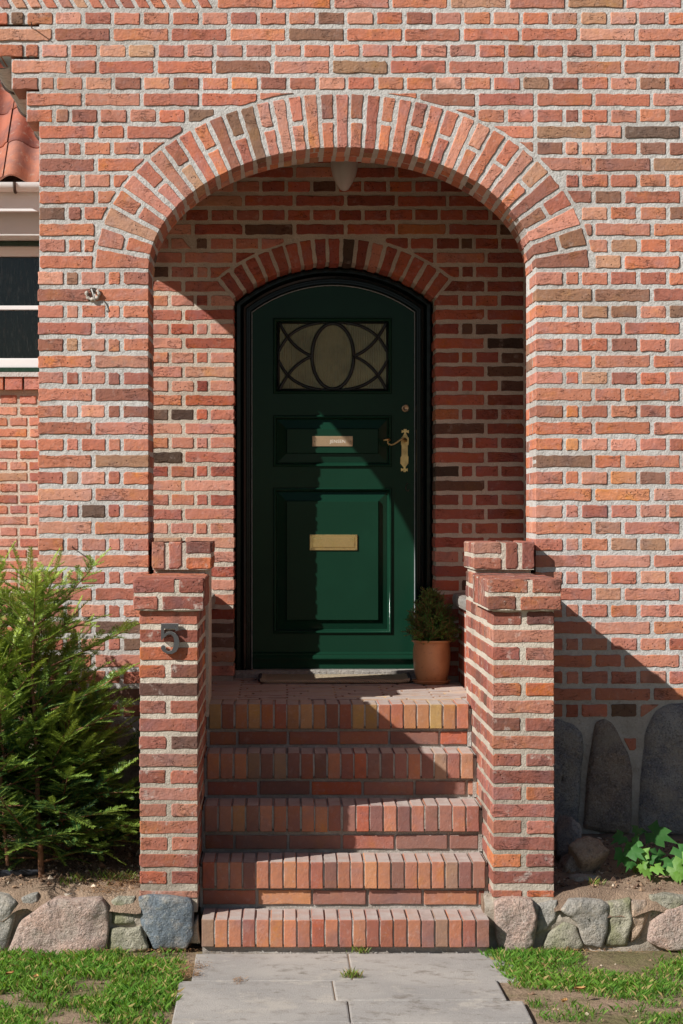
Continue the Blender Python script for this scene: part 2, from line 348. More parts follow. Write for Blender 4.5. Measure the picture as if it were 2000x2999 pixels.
def wall_core(x0, x1, z0, z1, hw, zs, arch, y0, y1, name, mat, parent, back=True, cx=0.0):
    """a wall slab with an arched opening; arch = points from left spring to right spring"""
    m = MB(); V = m.v; Fa = m.f
    def q(a, b, c, d): n = len(V); V.extend([a, b, c, d]); Fa.append((n, n + 1, n + 2, n + 3))
    for y, s in ((y0, 1), (y1, -1)):
        if y == y1 and not back: continue
        g = (lambda a, b, c, d: q(a, b, c, d)) if s > 0 else (lambda a, b, c, d: q(d, c, b, a))
        g((x0, y, z0), (cx - hw, y, z0), (cx - hw, y, zs), (x0, y, zs)); g((cx + hw, y, z0), (x1, y, z0), (x1, y, zs), (cx + hw, y, zs))
        g((x0, y, zs), (cx - hw, y, zs), (cx - hw, y, z1), (x0, y, z1)); g((cx + hw, y, zs), (x1, y, zs), (x1, y, z1), (cx + hw, y, z1))
        for (a, b) in zip(arch[:-1], arch[1:]): g((a[0], y, a[1]), (b[0], y, b[1]), (b[0], y, z1), (a[0], y, z1))
    path = [(cx - hw, z0)] + list(arch) + [(cx + hw, z0)]
    for a, b in zip(path[:-1], path[1:]): q((a[0], y0, a[1]), (a[0], y1, a[1]), (b[0], y1, b[1]), (b[0], y0, b[1]))
    q((x0, y0, z0), (x0, y0, z1), (x0, y1, z1), (x0, y1, z0)); q((x1, y0, z0), (x1, y1, z0), (x1, y1, z1), (x1, y0, z1)); q((x0, y0, z1), (x1, y0, z1), (x1, y1, z1), (x0, y1, z1))
    return m.build(name, mat, parent)

# ---------------------------------------------------------------- the house
XL, XR, HW = -1.236, 2.0, .785
Z_SPR, RISE = 2.512, .498
TH = .35                                                        # thickness of the front wall
Z_LAND = .745
YB = 1.23                                                       # porch back wall
house = empty('brick_house', (0, .6, -.07), 'red brick house front with arched porch, green door and tiled wing behind', 'house')
def ellipse(a, b, z0, n=400):
    return [(-a * math.cos(math.pi * i / n), z0 + b * math.sin(math.pi * i / n)) for i in range(n + 1)]
def even(L, n):
    d = [0]
    for a, b in zip(L[:-1], L[1:]): d.append(d[-1] + math.hypot(b[0] - a[0], b[1] - a[1]))
    out = []; j = 0
    for i in range(n + 1):
        t = d[-1] * i / n
        while j < len(L) - 2 and d[j + 1] < t: j += 1
        k = (t - d[j]) / max(1e-9, d[j + 1] - d[j]); a, b = L[j], L[j + 1]
        dx, dz = b[0] - a[0], b[1] - a[1]; l = math.hypot(dx, dz)
        out.append(((a[0] + dx * k, a[1] + dz * k), (-dz / l, dx / l)))
    return out
def voussoirs(cs, pts, n, radial, y, kinds, joint=.008, lay=None):
    """wedge bricks between even points; kinds(i) -> list of (r0, r1, y0, depth)"""
    for i in range(n):
        (a, na), (b, nb) = pts[i], pts[i + 1]
        for (r0, r1, y0, dep) in kinds(i):
            q = [(a[0] + na[0] * r0, a[1] + na[1] * r0), (b[0] + nb[0] * r0, b[1] + nb[1] * r0), (b[0] + nb[0] * r1, b[1] + nb[1] * r1), (a[0] + na[0] * r1, a[1] + na[1] * r1)]
            tx, tz = (q[1][0] - q[0][0]), (q[1][1] - q[0][1]); l = math.hypot(tx, tz); tx, tz = tx / l, tz / l
            j = joint * rng.uniform(.8, 1.2); j2 = joint * rng.uniform(.8, 1.2)
            q = [(q[0][0] + tx * j, q[0][1] + tz * j), (q[1][0] - tx * j2, q[1][1] - tz * j2), (q[2][0] - tx * j2, q[2][1] - tz * j2), (q[3][0] + tx * j, q[3][1] + tz * j)]
            c = (sum(p[0] for p in q) / 4, sum(p[1] for p in q) / 4)
            cs.add((c[0], y + y0, c[1]), l, abs(r1 - r0), dep, FRONT, [(p[0] - c[0], p[1] - c[1]) for p in q])
intr = ellipse(HW, RISE, Z_SPR); INTR = even(intr, 74)
EXT = [(p[0] + n[0] * .222, p[1] + n[1] * .222) for p, n in INTR]
core_arch = ellipse(HW + .003, RISE + .003, Z_SPR, 48)
front = wall_core(XL + .006, XR, -.1, 4.4, HW + .003, Z_SPR, core_arch, .0034, TH - .006, 'front_wall', M_MORT, house)
def row_z(k):
    py = 54 + 47.6 * k if k <= 16 else 815.6 + 48.7 * (k - 16); return PZ(py, 0)
def left_x(k): return XL if k >= 7 else (-1.288 if k >= 5 else (-1.349 if k >= 3 else (-1.41 if k >= 1 else (-1.47 if k >= -1 else -1.54))))
fw = Course(PAL); H, Q, SS = .1185, .064, .237
STONES = []                                                     # foundation stones on the front wall, as outlines (x, z)
def px_poly(pts, Y): return [(PX(a, Y), PZ(b, Y)) for a, b in pts]
STONES = [px_poly(p, 0) for p in (
    [(1590, 2440), (1695, 2445), (1700, 2330), (1709, 2200), (1703, 2145), (1675, 2118), (1640, 2105), (1590, 2105)],
    [(1702, 2425), (1760, 2442), (1845, 2440), (1855, 2330), (1852, 2260), (1838, 2200), (1812, 2150), (1795, 2118), (1765, 2106), (1744, 2118), (1735, 2160), (1724, 2220), (1712, 2300)],
    [(1868, 2445), (2010, 2450), (2110, 2440), (2150, 2330), (2140, 2180), (2090, 2090), (2030, 2062), (1960, 2062), (1915, 2085), (1888, 2140), (1876, 2220), (1870, 2330)],
    [(2170, 2445), (2290, 2445), (2330, 2300), (2300, 2160), (2240, 2130), (2180, 2190), (2160, 2330)],
    [(282, 2442), (415, 2440), (420, 2300), (405, 2180), (360, 2110), (318, 2105), (296, 2180), (288, 2300)],
    [(175, 2440), (276, 2442), (284, 2300), (290, 2200), (262, 2130), (214, 2125), (180, 2180), (170, 2300)])]
def inside(poly, p):
    c = False; n = len(poly)
    for i in range(n):
        a, b = poly[i], poly[i - 1]
        if (a[1] > p[1]) != (b[1] > p[1]) and p[0] < (b[0] - a[0]) * (p[1] - a[1]) / (b[1] - a[1]) + a[0]: c = not c
    return c
def cells(x, pat, end, last):
    out = []; i = 0
    while x < end - .03:
        w = pat[i] if i < len(pat) else last; out.append((x, min(x + w, end) if x + w > end - .045 else x + w)); x = out[-1][1]; i += 1
    return out
for k in range(-6, 51):
    z = row_z(k); hh = k % 2 == 0; sh = .0495 + rng.uniform(-.0015, .0015); lo = left_x(k); fw.pal = PAL if k < 30 else PAL_LOW
    zz = z
    if k == -1:                                                  # slanted braid bricks at the top left of the gable
        x = lo
        while x < PX(575, 0):
            fw.add((x + .03, 0, z), .05, .06, .03, FRONT, [(-.008, -.024), (.036, -.024), (.008, .024), (-.036, .024)]); x += .0625
        fill_row(fw, 0, z, sh, cells(x + .02, [SS], XR, SS), 0); continue
    if z > Z_SPR + RISE + .23:
        pat = [H, Q] if hh else ([SS] if k % 4 == 1 else [SS, H])
        fill_row(fw, 0, z, sh, cells(lo, pat, XR, H if hh else SS), 0, EXT if z < Z_SPR + RISE + .29 else None, edge_lo=True, deep=.21)
        continue
    rp = [H, Q] if hh else ([SS] if k % 4 == 1 else [SS, H])
    rc = cells(HW, rp, XR, H if hh else SS)
    if z > Z_SPR:
        lc = cells(lo, ([H, Q] if hh else ([SS] if k % 4 == 1 else [SS, H])), .06, H if hh else SS)
        back = []; x = HW
        while x > .06: w = H if hh else SS; back.append((x - w, x)); x -= w
        fill_row(fw, 0, z, sh, lc, 0, EXT, edge_lo=True, deep=.21); fill_row(fw, 0, z, sh, back[::-1] + rc, 0, EXT)
        continue
    pw = -HW - lo; u = pw / (3 * H + 2 * Q)
    lc = cells(lo, [H * u, Q * u, H * u, Q * u, H * u] if hh else [pw / 2, pw / 2], -HW, .3)
    dp = .21 if hh else .10
    for cl, e in ((lc, 'hi'), (rc, 'lo')):
        kept = []
        for i, (a, b) in enumerate(cl):
            cx = (a + b) / 2; w = b - a - .018; edge = (e == 'hi' and i == len(cl) - 1) or (e == 'lo' and i == 0)
            if z < 1.0 and STONES:
                pts = [(cx + sx * w / 2 * .9, z + sz * sh / 2) for sx in (-1, 0, 1) for sz in (-1, 1)]
                if any(inside(s, p) for s in STONES for p in pts):
                    full = [s for s in STONES if inside(s, (cx, z))]
                    if full: continue
                    cp = rect(w, sh)
                    for sn in STONES:
                        dd, q, n = polyline_nearest(sn + sn[:1], (cx, z))
                        if dd > .03: continue
                        nn = (cx - q[0], z - q[1]); l = math.hypot(*nn) + 1e-6; nn = (nn[0] / l, nn[1] / l)
                        if len(cp) >= 3: cp = clip_half(cp, (q[0] - cx + nn[0] * .010, q[1] - z + nn[1] * .010), nn)
                    if len(cp) >= 3 and area(cp) > .0006: fw.add((cx, 0, z), w, sh, .03, FRONT, cp)
                    continue
            if z < .3: continue
            wj = .0076
            x0 = a + (0 if (e == 'lo' and i == 0) else wj); x1 = b - (0 if (e == 'hi' and i == len(cl) - 1) else wj)
            if e == 'hi' and i == 0: x0 = a
            fw.add(((x0 + x1) / 2, 0, z), x1 - x0, sh, dp if edge or (e == 'hi' and i == 0) else .03)
fw.emit(front, 300, M_BRICK, M_BRICKV)
# jamb reveals behind the corner bricks
jb = Course(PAL)
for k in range(17, 45):
    z = row_z(k)
    if z > Z_SPR or z < .8: continue
    y = (.21 if k % 2 == 0 else .10) + .016
    while y < TH - .03:
        w = min(.10, TH - y)
        jb.add((-HW, y + w / 2, z), w - .004, .0465, .03, frame((0, 1, 0), (-1, 0, 0), (0, 0, 1))); jb.add((HW, y + w / 2, z), w - .004, .0465, .03, frame((0, -1, 0), (1, 0, 0), (0, 0, 1))); y += w + .014
jm = MB().box(-HW - .02, -HW - .007, .03, TH - .01, .8, .82).build('jamb', M_MORT, house)
jb.emit(jm, 130, M_BRICK, M_BRICKV)
# the arch ring
ac = Course(PAL)
def arch_kinds(i):
    if i % 2 == 0: return [(0, .218, 0, .10), (0, .1, .114, .10), (0, .1, .228, .11)]
    return [(0, .102, 0, .21), (.118, .218, 0, .10), (0, .1, .224, .115)]
voussoirs(ac, even(intr, 37), 37, .218, 0, arch_kinds)
am = MB()
for (a, b) in zip(EXT[:-1:2], EXT[2::2]): pass
arch_bed = []
for i in range(0, 74):
    (a, na), (b, nb) = INTR[i], INTR[i + 1]; n = len(am.v)
    am.v += [(a[0] + na[0] * .009, .0031, a[1] + na[1] * .009), (b[0] + nb[0] * .009, .0031, b[1] + nb[1] * .009), (b[0] + nb[0] * .225, .0031, b[1] + nb[1] * .225), (a[0] + na[0] * .225, .0031, a[1] + na[1] * .225)]; am.f.append((n, n + 1, n + 2, n + 3))
archo = am.build('arch', M_MORT, house); ac.emit(archo, 160, M_BRICK, M_BRICKV)
# corbelled eaves corner at the left: mortar behind the projecting bricks
cb = MB()
for k0, k1, x in ((5, 6, -1.288), (3, 4, -1.349), (1, 2, -1.41), (-1, 0, -1.47), (-6, -2, -1.54)):
    cb.box(x + .006, XL + .01, .0065, .215, row_z(k1) - .022, row_z(k0) + .033)
cb.build('corbel', M_MORT, house)
# back of the house: left flank with the side arch that lets the sun in, closing walls and porch ceiling
t = NT('far_brickwork'); bt = t.n('TexBrick'); mp = t.n('Mapping'); mp.inputs['Rotation'].default_value = (0, R(90), 0); sx = t.n('SeparateXYZ'); t.l(t.pos, sx.inputs[0]); cxn = t.n('CombineXYZ')
t.l(t.math('ADD', sx.outputs[0], sx.outputs[1]), cxn.inputs[0]); t.l(sx.outputs[2], cxn.inputs[1]); t.l(cxn.outputs[0], bt.inputs['Vector'])
bt.inputs['Scale'].default_value = 1.0; bt.inputs['Brick Width'].default_value = .24; bt.inputs['Row Height'].default_value = .0667; bt.inputs['Mortar Size'].default_value = .008
bt.inputs['Color1'].default_value = (*lin((176, 92, 68)), 1); bt.inputs['Color2'].default_value = (*lin((150, 78, 60)), 1); bt.inputs['Mortar'].default_value = (*lin((196, 186, 172)), 1)
M_FARB = t.fin(bt.outputs['Color'], .9, .1, t.bump(bt.outputs['Fac'], .5, -.006))
SY0, SY1, SZS, SRISE = .385, 1.205, 2.56, .425                  # the side opening
def flank():
    m = MB(); V = m.v; Fa = m.f
    cy, hw = (SY0 + SY1) / 2, (SY1 - SY0) / 2
    ar = [(cy - hw * math.cos(math.pi * i / 32), SZS + SRISE * math.sin(math.pi * i / 32)) for i in range(33)]
    def q(*a): n = len(V); V.extend(a); Fa.append((n, n + 1, n + 2, n + 3))
    for x in (XL, -.886):
        for (y0, y1, z0, z1) in ((TH - .006, SY0, 0, 4.4), (SY1, 4.27, 0, 4.4), (SY0, SY1, 0, 1.09)): q((x, y0, z0), (x, y1, z0), (x, y1, z1), (x, y0, z1))
        for a, b in zip(ar[:-1], ar[1:]): q((x, a[0], a[1]), (x, b[0], b[1]), (x, b[0], 4.4), (x, a[0], 4.4))
    path = [(SY0, 1.09)] + ar + [(SY1, 1.09)]
    for a, b in zip(path[:-1], path[1:]): q((XL, a[0], a[1]), (-.886, a[0], a[1]), (-.886, b[0], b[1]), (XL, b[0], b[1]))
    return m.build('flank_wall', M_FARB, house)
flank()
MB().box(.886, XR, TH - .005, 4.27, 0, 4.4).build('side_wall', M_FARB, house)
MB().box(-.886, .886, TH - .005, 1.9, 3.2, 3.35).build('porch_ceiling', M_CEIL, house)
MB().box(-.886, .886, 1.72, 1.9, .3, 3.2).build('hall_wall', M_PLASTER, house)
# gable of the block, above the picture
gb = MB(); gb.v = [(XL - .3, .01, 4.4), (XR, .01, 4.4), (.4, .01, 6.1)]; gb.f = [(0, 1, 2)]; gb.build('gable', M_FARB, house)

# porch back wall
RD = .737; ZC = 2.688 - RD; AH = math.asin(.466 / RD)
def arc(r, n, a=AH): return [(r * math.sin(-a + 2 * a * i / n), ZC + r * math.cos(-a + 2 * a * i / n)) for i in range(n + 1)]
pwall = wall_core(-.886, .886, .7, 3.2, .466 + .006, ZC + (RD + .006) * math.cos(AH), [(x, z) for x, z in zip([-.472 + .944 * i / 24 for i in range(25)], [ZC + math.sqrt((RD + .006) ** 2 - (-.472 + .944 * i / 24) ** 2) for i in range(25)])], YB + .0035, YB + .30, 'porch_wall', M_MORTD, house, back=False)
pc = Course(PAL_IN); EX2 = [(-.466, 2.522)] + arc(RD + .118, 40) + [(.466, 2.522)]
for j in range(-28, 26):
    z = CZ + (1500 - (839 - 41.7 * j)) / S(YB); st = j % 2 == 0
    if z < Z_LAND + .02 or z > 3.19: continue
    if z > 2.53:
        if z > 2.84:
            x = -.886 + (0 if st else -.05)
            fill_row(pc, YB, z, .0482, cells(x, [SS * .95] if st else [H], .886, SS if st else H), 0, EX2 if z < 2.9 else None)
        else:
            for sg in (-1, 1):
                cl = []; x = .466 - .3
                x = .466
                pat = [SS, SS] if st else [H, Q, H, H]
                out = []
                for w in pat: out.append((x, min(x + w, .886))); x += w
                out = [c for c in out if c[1] > c[0]]
                xin = .466; inn = []
                while xin > .02: w = SS if st else H; inn.append((xin - w, xin)); xin -= w
                al = inn + out
                if sg < 0: al = [(-b, -a) for a, b in al]
                fill_row(pc, YB, z, .0482, al, 0, EX2)
        continue
    for sg in (-1, 1):
        x = .466
        for i, w in enumerate([SS, SS] if st else [H, Q, H, H, H]):
            x1 = min(x + w, .886)
            if x1 - x < .04: break
            a = x + (0 if i == 0 else .008); b = x1 - .008; c = (a + b) / 2 * sg
            if z > 2.50 and i == 0:
                cl = best_clip(EX2, c, z, b - a, .0482, .008)
                if len(cl) >= 3 and area(cl) > .0008: pc.add((c, YB, z), b - a, .0482, .03, FRONT, cl)
            else: pc.add((c, YB, z), b - a, .0482, .20 if i == 0 else .03)
            x = x1
# left side of the porch wall: sunlight put into paler brick colours
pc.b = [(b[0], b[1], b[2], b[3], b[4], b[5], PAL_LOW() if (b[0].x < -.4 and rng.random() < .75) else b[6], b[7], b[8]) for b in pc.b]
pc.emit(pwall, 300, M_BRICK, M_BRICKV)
dac = Course(PAL_IN); voussoirs(dac, even(arc(RD, 120), 17), 17, .115, YB, lambda i: [(0, .115, 0, .20)])
da = MB()
for (a, b) in zip(arc(RD + .008, 40)[:-1], arc(RD + .008, 40)[1:]):
    k = (RD + .12) / (RD + .008); n = len(da.v); da.v += [(a[0], YB + .003, a[1]), (b[0], YB + .003, b[1]), (b[0] * k, YB + .003, ZC + (b[1] - ZC) * k), (a[0] * k, YB + .003, ZC + (a[1] - ZC) * k)]; da.f.append((n, n + 1, n + 2, n + 3))
dao = da.build('door_arch', M_MORTD, house); dac.emit(dao, 60, M_BRICK, M_BRICKV)
# benches at both sides of the porch with stone slabs
M_SLAB = stone_mat('bench_stone', (176, 170, 160), (150, 145, 138), (190, 186, 178), 2, .3)
for sg, xi in ((-1, -.583), (1, .576)):
    xo = XL - .03 if sg < 0 else .886
    y1 = YB - .002
    MB().box(min(xi, xo + .04 * (sg < 0)), max(xi, xo), TH + .01, y1, .7, 1.098).build('bench_wall', M_FARB, house)
    MB().box(min(xi - sg * .03, xo), max(xi - sg * .03, xo), TH - .02 if sg > 0 else TH + .02, y1 - .001, 1.098, 1.156, .02).build('bench_slab', M_SLAB, house)

# ---------------------------------------------------------------- the door
DS = S(1.5)
def dx(px): return PX(px, 1.5)
def dz(py): return PZ(py, 1.5)
YL = 1.50                                                       # face of the leaf
def seg_arch(hw, zs, rise, n=28):
    r = (hw * hw + rise * rise) / (2 * rise); c = zs + rise - r; a = math.asin(hw / r)
    return [(r * math.sin(-a + 2 * a * i / n), c + r * math.cos(-a + 2 * a * i / n)) for i in range(n + 1)]
def sweep(prof, outer_hw, outer_zs, outer_rise, z0, name, mat, parent):
    """frame moulding: prof = (inset, y) swept up the jamb, over the arch and down"""
    m = MB(); rows = []
    r = (outer_hw ** 2 + outer_rise ** 2) / (2 * outer_rise); c = outer_zs + outer_rise - r
    for (ins, y) in prof:
        hw = outer_hw - ins; rr = r - ins; a = math.asin(hw / rr); n = 28
        rows.append([(-hw, y, z0)] + [(rr * math.sin(-a + 2 * a * i / n), y, c + rr * math.cos(-a + 2 * a * i / n)) for i in range(n + 1)] + [(hw, y, z0)])
    L = len(rows[0])
    for q in rows: m.v += q
    for i in range(len(rows) - 1):
        for k in range(L - 1): m.f.append((i * L + k, i * L + k + 1, (i + 1) * L + k + 1, (i + 1) * L + k))
    return m.build(name, mat, parent)
dfr = sweep([(0, 1.50), (0, 1.418), (.004, 1.412), (.020, 1.412), (.024, 1.418), (.026, 1.432), (.036, 1.424), (.046, 1.430), (.050, 1.446), (.056, 1.446), (.058, 1.458), (.066, 1.458), (.070, 1.466), (.0735, 1.485), (.0735, 1.53)], .462, 2.519, .166, .775, 'door_frame', M_FRAME, house)
autosmooth(dfr, 35)
M_SEAL = paint_mat('pale_seal', (.42, .43, .43), .25, 0, .1, .5)
sweep([(.0725, 1.4845), (.0730, 1.482), (.0745, 1.482), (.0752, 1.486), (.0752, 1.50)], .462, 2.519, .166, .782, 'door_seal', M_SEAL, house)
door = MB(); lx = .3865; sx0, sx1 = dx(800), dx(1147)
za = dz(932); zb = dz(1154); zc_, zd = dz(1217), dz(1367.6); ze, zf = dz(1429), dz(1855.6); zbot = .781
ar = seg_arch(lx, 2.487, .133)
door.add([(-lx, YL, zbot), (sx0, YL, zbot), (sx0, YL, za), (-lx, YL, za)], [(0, 1, 2, 3)]); door.add([(sx1, YL, zbot), (lx, YL, zbot), (lx, YL, za), (sx1, YL, za)], [(0, 1, 2, 3)])
for a, b in ((zbot, zf), (ze, zd), (zc_, zb)): door.add([(sx0, YL, a), (sx1, YL, a), (sx1, YL, b), (sx0, YL, b)], [(0, 1, 2, 3)])
for a, b in zip(ar[:-1], ar[1:]): door.add([(a[0], YL, za), (b[0], YL, za), (b[0], YL, b[1]), (a[0], YL, a[1])], [(0, 1, 2, 3)])
pth = [(-lx, zbot)] + ar + [(lx, zbot)]
for a, b in zip(pth[:-1], pth[1:]): door.add([(a[0], YL, a[1]), (a[0], YL + .045, a[1]), (b[0], YL + .045, b[1]), (b[0], YL, b[1])], [(0, 1, 2, 3)])
dleaf = door.build('door', M_DOOR, house)
PROF = [(0, YL), (0, YL - .007), (.003, YL - .010), (.007, YL - .010), (.010, YL - .004), (.013, YL - .003), (.016, YL + .006), (.018, YL + .012)]
for (a, b, fi) in ((zd, zc_, .0685), (zf, ze, .0675)):
    autosmooth(MB().rings(sx0, sx1, a, b, PROF, False).build('panel_moulding', M_DOOR, dleaf), 50)
    pp = [(.018, YL + .012), (.020, YL + .014), (fi - .006, YL + .003), (fi - .005, YL - .004), (fi - .002, YL - .008), (fi, YL - .008)]
    MB().rings(sx0, sx1, a, b, pp).build('panel', M_DOOR, dleaf)
autosmooth(MB().rings(sx0, sx1, zb, za, PROF + [(.019, YL + .03)], False).build('window_moulding', M_DOOR, dleaf), 50)
zm0, zm1 = dz(1930), dz(1912)
wb = MB(); pr = [(YL, zm1 + .004), (YL - .008, zm1), (YL - .013, zm1 - .004), (YL - .013, zm1 - .010), (YL - .022, zm0 + .006), (YL - .022, zm0), (YL, zm0 - .002)]
for (y0, q0), (y1, q1) in zip(pr[:-1], pr[1:]): wb.add([(-lx, y0, q0), (-lx, y1, q1), (lx, y1, q1), (lx, y0, q0)], [(0, 1, 2, 3)])
wb.build('weather_bar', M_DOOR, dleaf)
# leaded glass
t = NT('obscure_glass'); w = t.n('TexWave', wave_type='BANDS', bands_direction='X'); t.l(t.pos, w.inputs['Vector']); w.inputs['Scale'].default_value = 28; w.inputs['Distortion'].default_value = 2.5
gcol = t.mix(t.ramp(t.noise(9, 3), .35, .65), (.31, .32, .15), (.21, .23, .11))
t.fin(gcol, .22, .5, t.bump(t.math('ADD', w.outputs['Fac'], t.noise(60, 3)), .35, .004)); t.b.inputs['Transmission Weight'].default_value = .35
M_GLASS = t.m
gx0, gx1, gz0, gz1 = dx(816), dx(1134), dz(1141), dz(945); YG = YL + .022
def crop(x, y): return (dx(680 + x / 2.613), dz(760 + y / 2.613))
def quad(p0, p1, p2, n=14): return [tuple((1 - t) ** 2 * p0[k] + 2 * t * (1 - t) * p1[k] + t * t * p2[k] for k in (0, 1)) for t in [i / n for i in range(n + 1)]]
gc = ((gx0 + gx1) / 2, (gz0 + gz1) / 2); OA, OB = .100, (gz1 - gz0) / 2 - .003
def oval(a0, a1, n=20): return [(gc[0] + OA * math.cos(a0 + (a1 - a0) * i / n), gc[1] + OB * math.sin(a0 + (a1 - a0) * i / n)) for i in range(n + 1)]
def mir(L): return [(2 * gc[0] - x, z) for x, z in L]
def flip(L): return [(x, 2 * gc[1] - z) for x, z in L]
X1 = (gx0 + .044, gc[1] + .092); ML = (gc[0] - OA, gc[1]); TOP = (gc[0] - .055, gz1)
a_out = quad(TOP, (gx0 + .11, gz1 - .006), X1); a_in = quad(X1, (gx0 + .016, X1[1] - .035), (gx0, gc[1] + .022))
b_in = quad((gx0 + .004, gz1), (gx0 + .02, gz1 - .035), X1); b_out = quad(X1, (gx0 + .085, X1[1] - .062), ML)
def pane(poly):
    c = Vector((sum(p[0] for p in poly) / len(poly), sum(p[1] for p in poly) / len(poly))); o_ = [(p[0], p[1]) for p in poly]
    if sum(o_[i][0] * o_[(i + 1) % len(o_)][1] - o_[(i + 1) % len(o_)][0] * o_[i][1] for i in range(len(o_))) < 0: o_ = o_[::-1]
    MB().prism(o_, YG + rng.uniform(-.0006, .0006), YG + .004).build('glass_pane', M_GLASS, dleaf)
def all4(f, kinds=(0, 1, 2, 3)):
    for k in kinds:
        yield (lambda L, k=k: flip(mir(L)) if k == 3 else (mir(L) if k == 1 else (flip(L) if k == 2 else L)))
pane(oval(0, 2 * math.pi, 40)[:-1])
qtop = oval(math.pi, math.pi * .62, 12)
for g in all4(None):
    pane(g(b_in[:-1] + a_out[::-1][:-1] + [TOP]))                                  # top corner
    pane(g(b_in[:-1] + a_in + [(gx0, gz1)]))                                        # small piece at the edge
    pane(g(a_out + b_out[1:] + qtop[1:]))                                           # between the arcs and the oval
for g in all4(None, (0, 1)):
    pane(g(a_in[::-1][:-1] + b_out + flip(b_out)[::-1][1:] + flip(a_in)[1:]))        # pointed middle piece
cm = MB()
def came(L, r=.0076): cm.tube([(x, YG - .003, z) for x, z in L], r, 8)
came(oval(0, 2 * math.pi, 48), .0085)
for g in all4(None): came(g(a_out)); came(g(a_in)); came(g(b_in)); came(g(b_out))
for L in ([(gx0, gz0), (gx1, gz0)], [(gx0, gz1), (gx1, gz1)], [(gx0, gz0), (gx0, gz1)], [(gx1, gz0), (gx1, gz1)]): came(L, .005)
cm.build('lead_came', M_LEAD, dleaf, True)
MB().box(sx0, sx1, YL + .10, YL + .105, zb, za).build('inner_curtain', M_CREAM, dleaf)
# fittings
YF = YL - .0005
ys = YL - .008
MB().box(dx(907), dx(1046), ys - .006, ys, dz(1612), dz(1566), .0015).build('mail_slot', M_BRASS, dleaf)
MB().rings(dx(915), dx(1038), dz(1604), dz(1574), [(0, ys - .0062), (.0008, ys - .009), (.006, ys - .0092)]).build('mail_flap', M_BRASS, dleaf)
for px in (911, 1042):
    for py in (1569.5, 1608.5): MB().lathe([(.0022, 0), (.0022, .001)], (0, 0, 0), 10).build('screw', M_NUM, dleaf).matrix_basis = Matrix.Translation((dx(px), ys - .006, dz(py))) @ Matrix.Rotation(R(90), 4, 'X')
MB().box(dx(914.6), dx(1032.6), ys - .004, ys, dz(1308), dz(1278), .001).build('name_plate', M_COPPER, dleaf)
tc = bpy.data.curves.new('lettering', 'FONT'); tc.body = 'JENSEN'; tc.size = 13.5 / DS; tc.extrude = .0002; tc.align_x = 'LEFT'; tc.space_character = 1.05
M_LET = paint_mat('pale_letter_fill', (.75, .70, .58), .4, 0); tc.materials.append(M_LET)
tmp_o = bpy.data.objects.new('lettering_curve', tc); COL.objects.link(tmp_o); bpy.context.view_layer.update(); lm = bpy.data.meshes.new_from_object(tmp_o.evaluated_get(bpy.context.evaluated_depsgraph_get())); bpy.data.objects.remove(tmp_o)
to = link(bpy.data.objects.new('lettering', lm), dleaf); to.location = (dx(966), ys - .0045, dz(1298)); to.rotation_euler = (R(90), 0, 0)
for px in (921, 1026): MB().lathe([(.002, 0), (.002, .001)], (0, 0, 0), 10).build('screw', M_NUM, dleaf).matrix_basis = Matrix.Translation((dx(px), ys - .004, dz(1293))) @ Matrix.Rotation(R(90), 4, 'X')
lk = MB().lathe([(.0, -.001), (.018, 0), (.0185, .004), (.015, .008), (.011, .008), (.0105, .006), (.0, .006)], (0, 0, 0), 28).build('lock_cylinder', M_COPPER, dleaf, True); lk.matrix_basis = Matrix.Translation((dx(1187), YF, dz(1196.5))) @ Matrix.Rotation(R(90), 4, 'X')
def hp(x, y): return (dx(1080 + x / 7.84), dz(1230 + y / 7.84))
PL = [(822, 1198), (845, 1198), (850, 1172), (890, 1182), (892, 1108), (855, 1128), (838, 1110), (850, 1075), (905, 1000), (908, 850), (892, 830), (892, 590), (912, 570), (915, 410), (890, 385), (862, 330), (850, 300), (870, 285), (915, 310), (917, 235), (868, 250), (866, 213), (800, 213), (798, 250), (753, 235), (753, 305), (800, 285), (815, 300), (800, 335), (775, 385), (745, 410), (738, 570), (752, 590), (750, 830), (728, 860), (722, 1000), (780, 1075), (800, 1110), (780, 1128), (738, 1108), (738, 1182), (790, 1170), (792, 1198)]
MB().prism([hp(*p) for p in PL][::-1] if False else [hp(*p) for p in PL], YF - .004, YF).build('handle_plate', M_BRASS, dleaf)
hv = [(835, 470, .0), (835, 470, .03), (810, 450, .045), (760, 445, .05), (700, 475, .052), (630, 525, .052), (560, 570, .05), (500, 583, .05), (450, 565, .048), (425, 540, .046), (430, 505, .044), (470, 475, .05), (440, 458, .06), (380, 470, .062), (320, 485, .06)]
MB().tube([(hp(a, b)[0], YF - d, hp(a, b)[1]) for a, b, d in hv], [.010, .0085, .0075, .0062, .0055, .005, .0048, .0045, .0042, .004, .004, .005, .006, .006, .004], 10).build('door_handle', M_BRASS, dleaf, True)
MB().tube([(hp(a, b)[0], YF - .003, hp(a, b)[1]) for a, b in ((905, 1460), (870, 1475), (848, 1520), (850, 1580), (875, 1630), (905, 1640), (925, 1600))], .0016, 6).build('keyhole_ring', M_IRON, dleaf)
MB().box(-.47, .47, 1.40, 1.56, .70, .780, .004).build('threshold', M_SLAB, house)

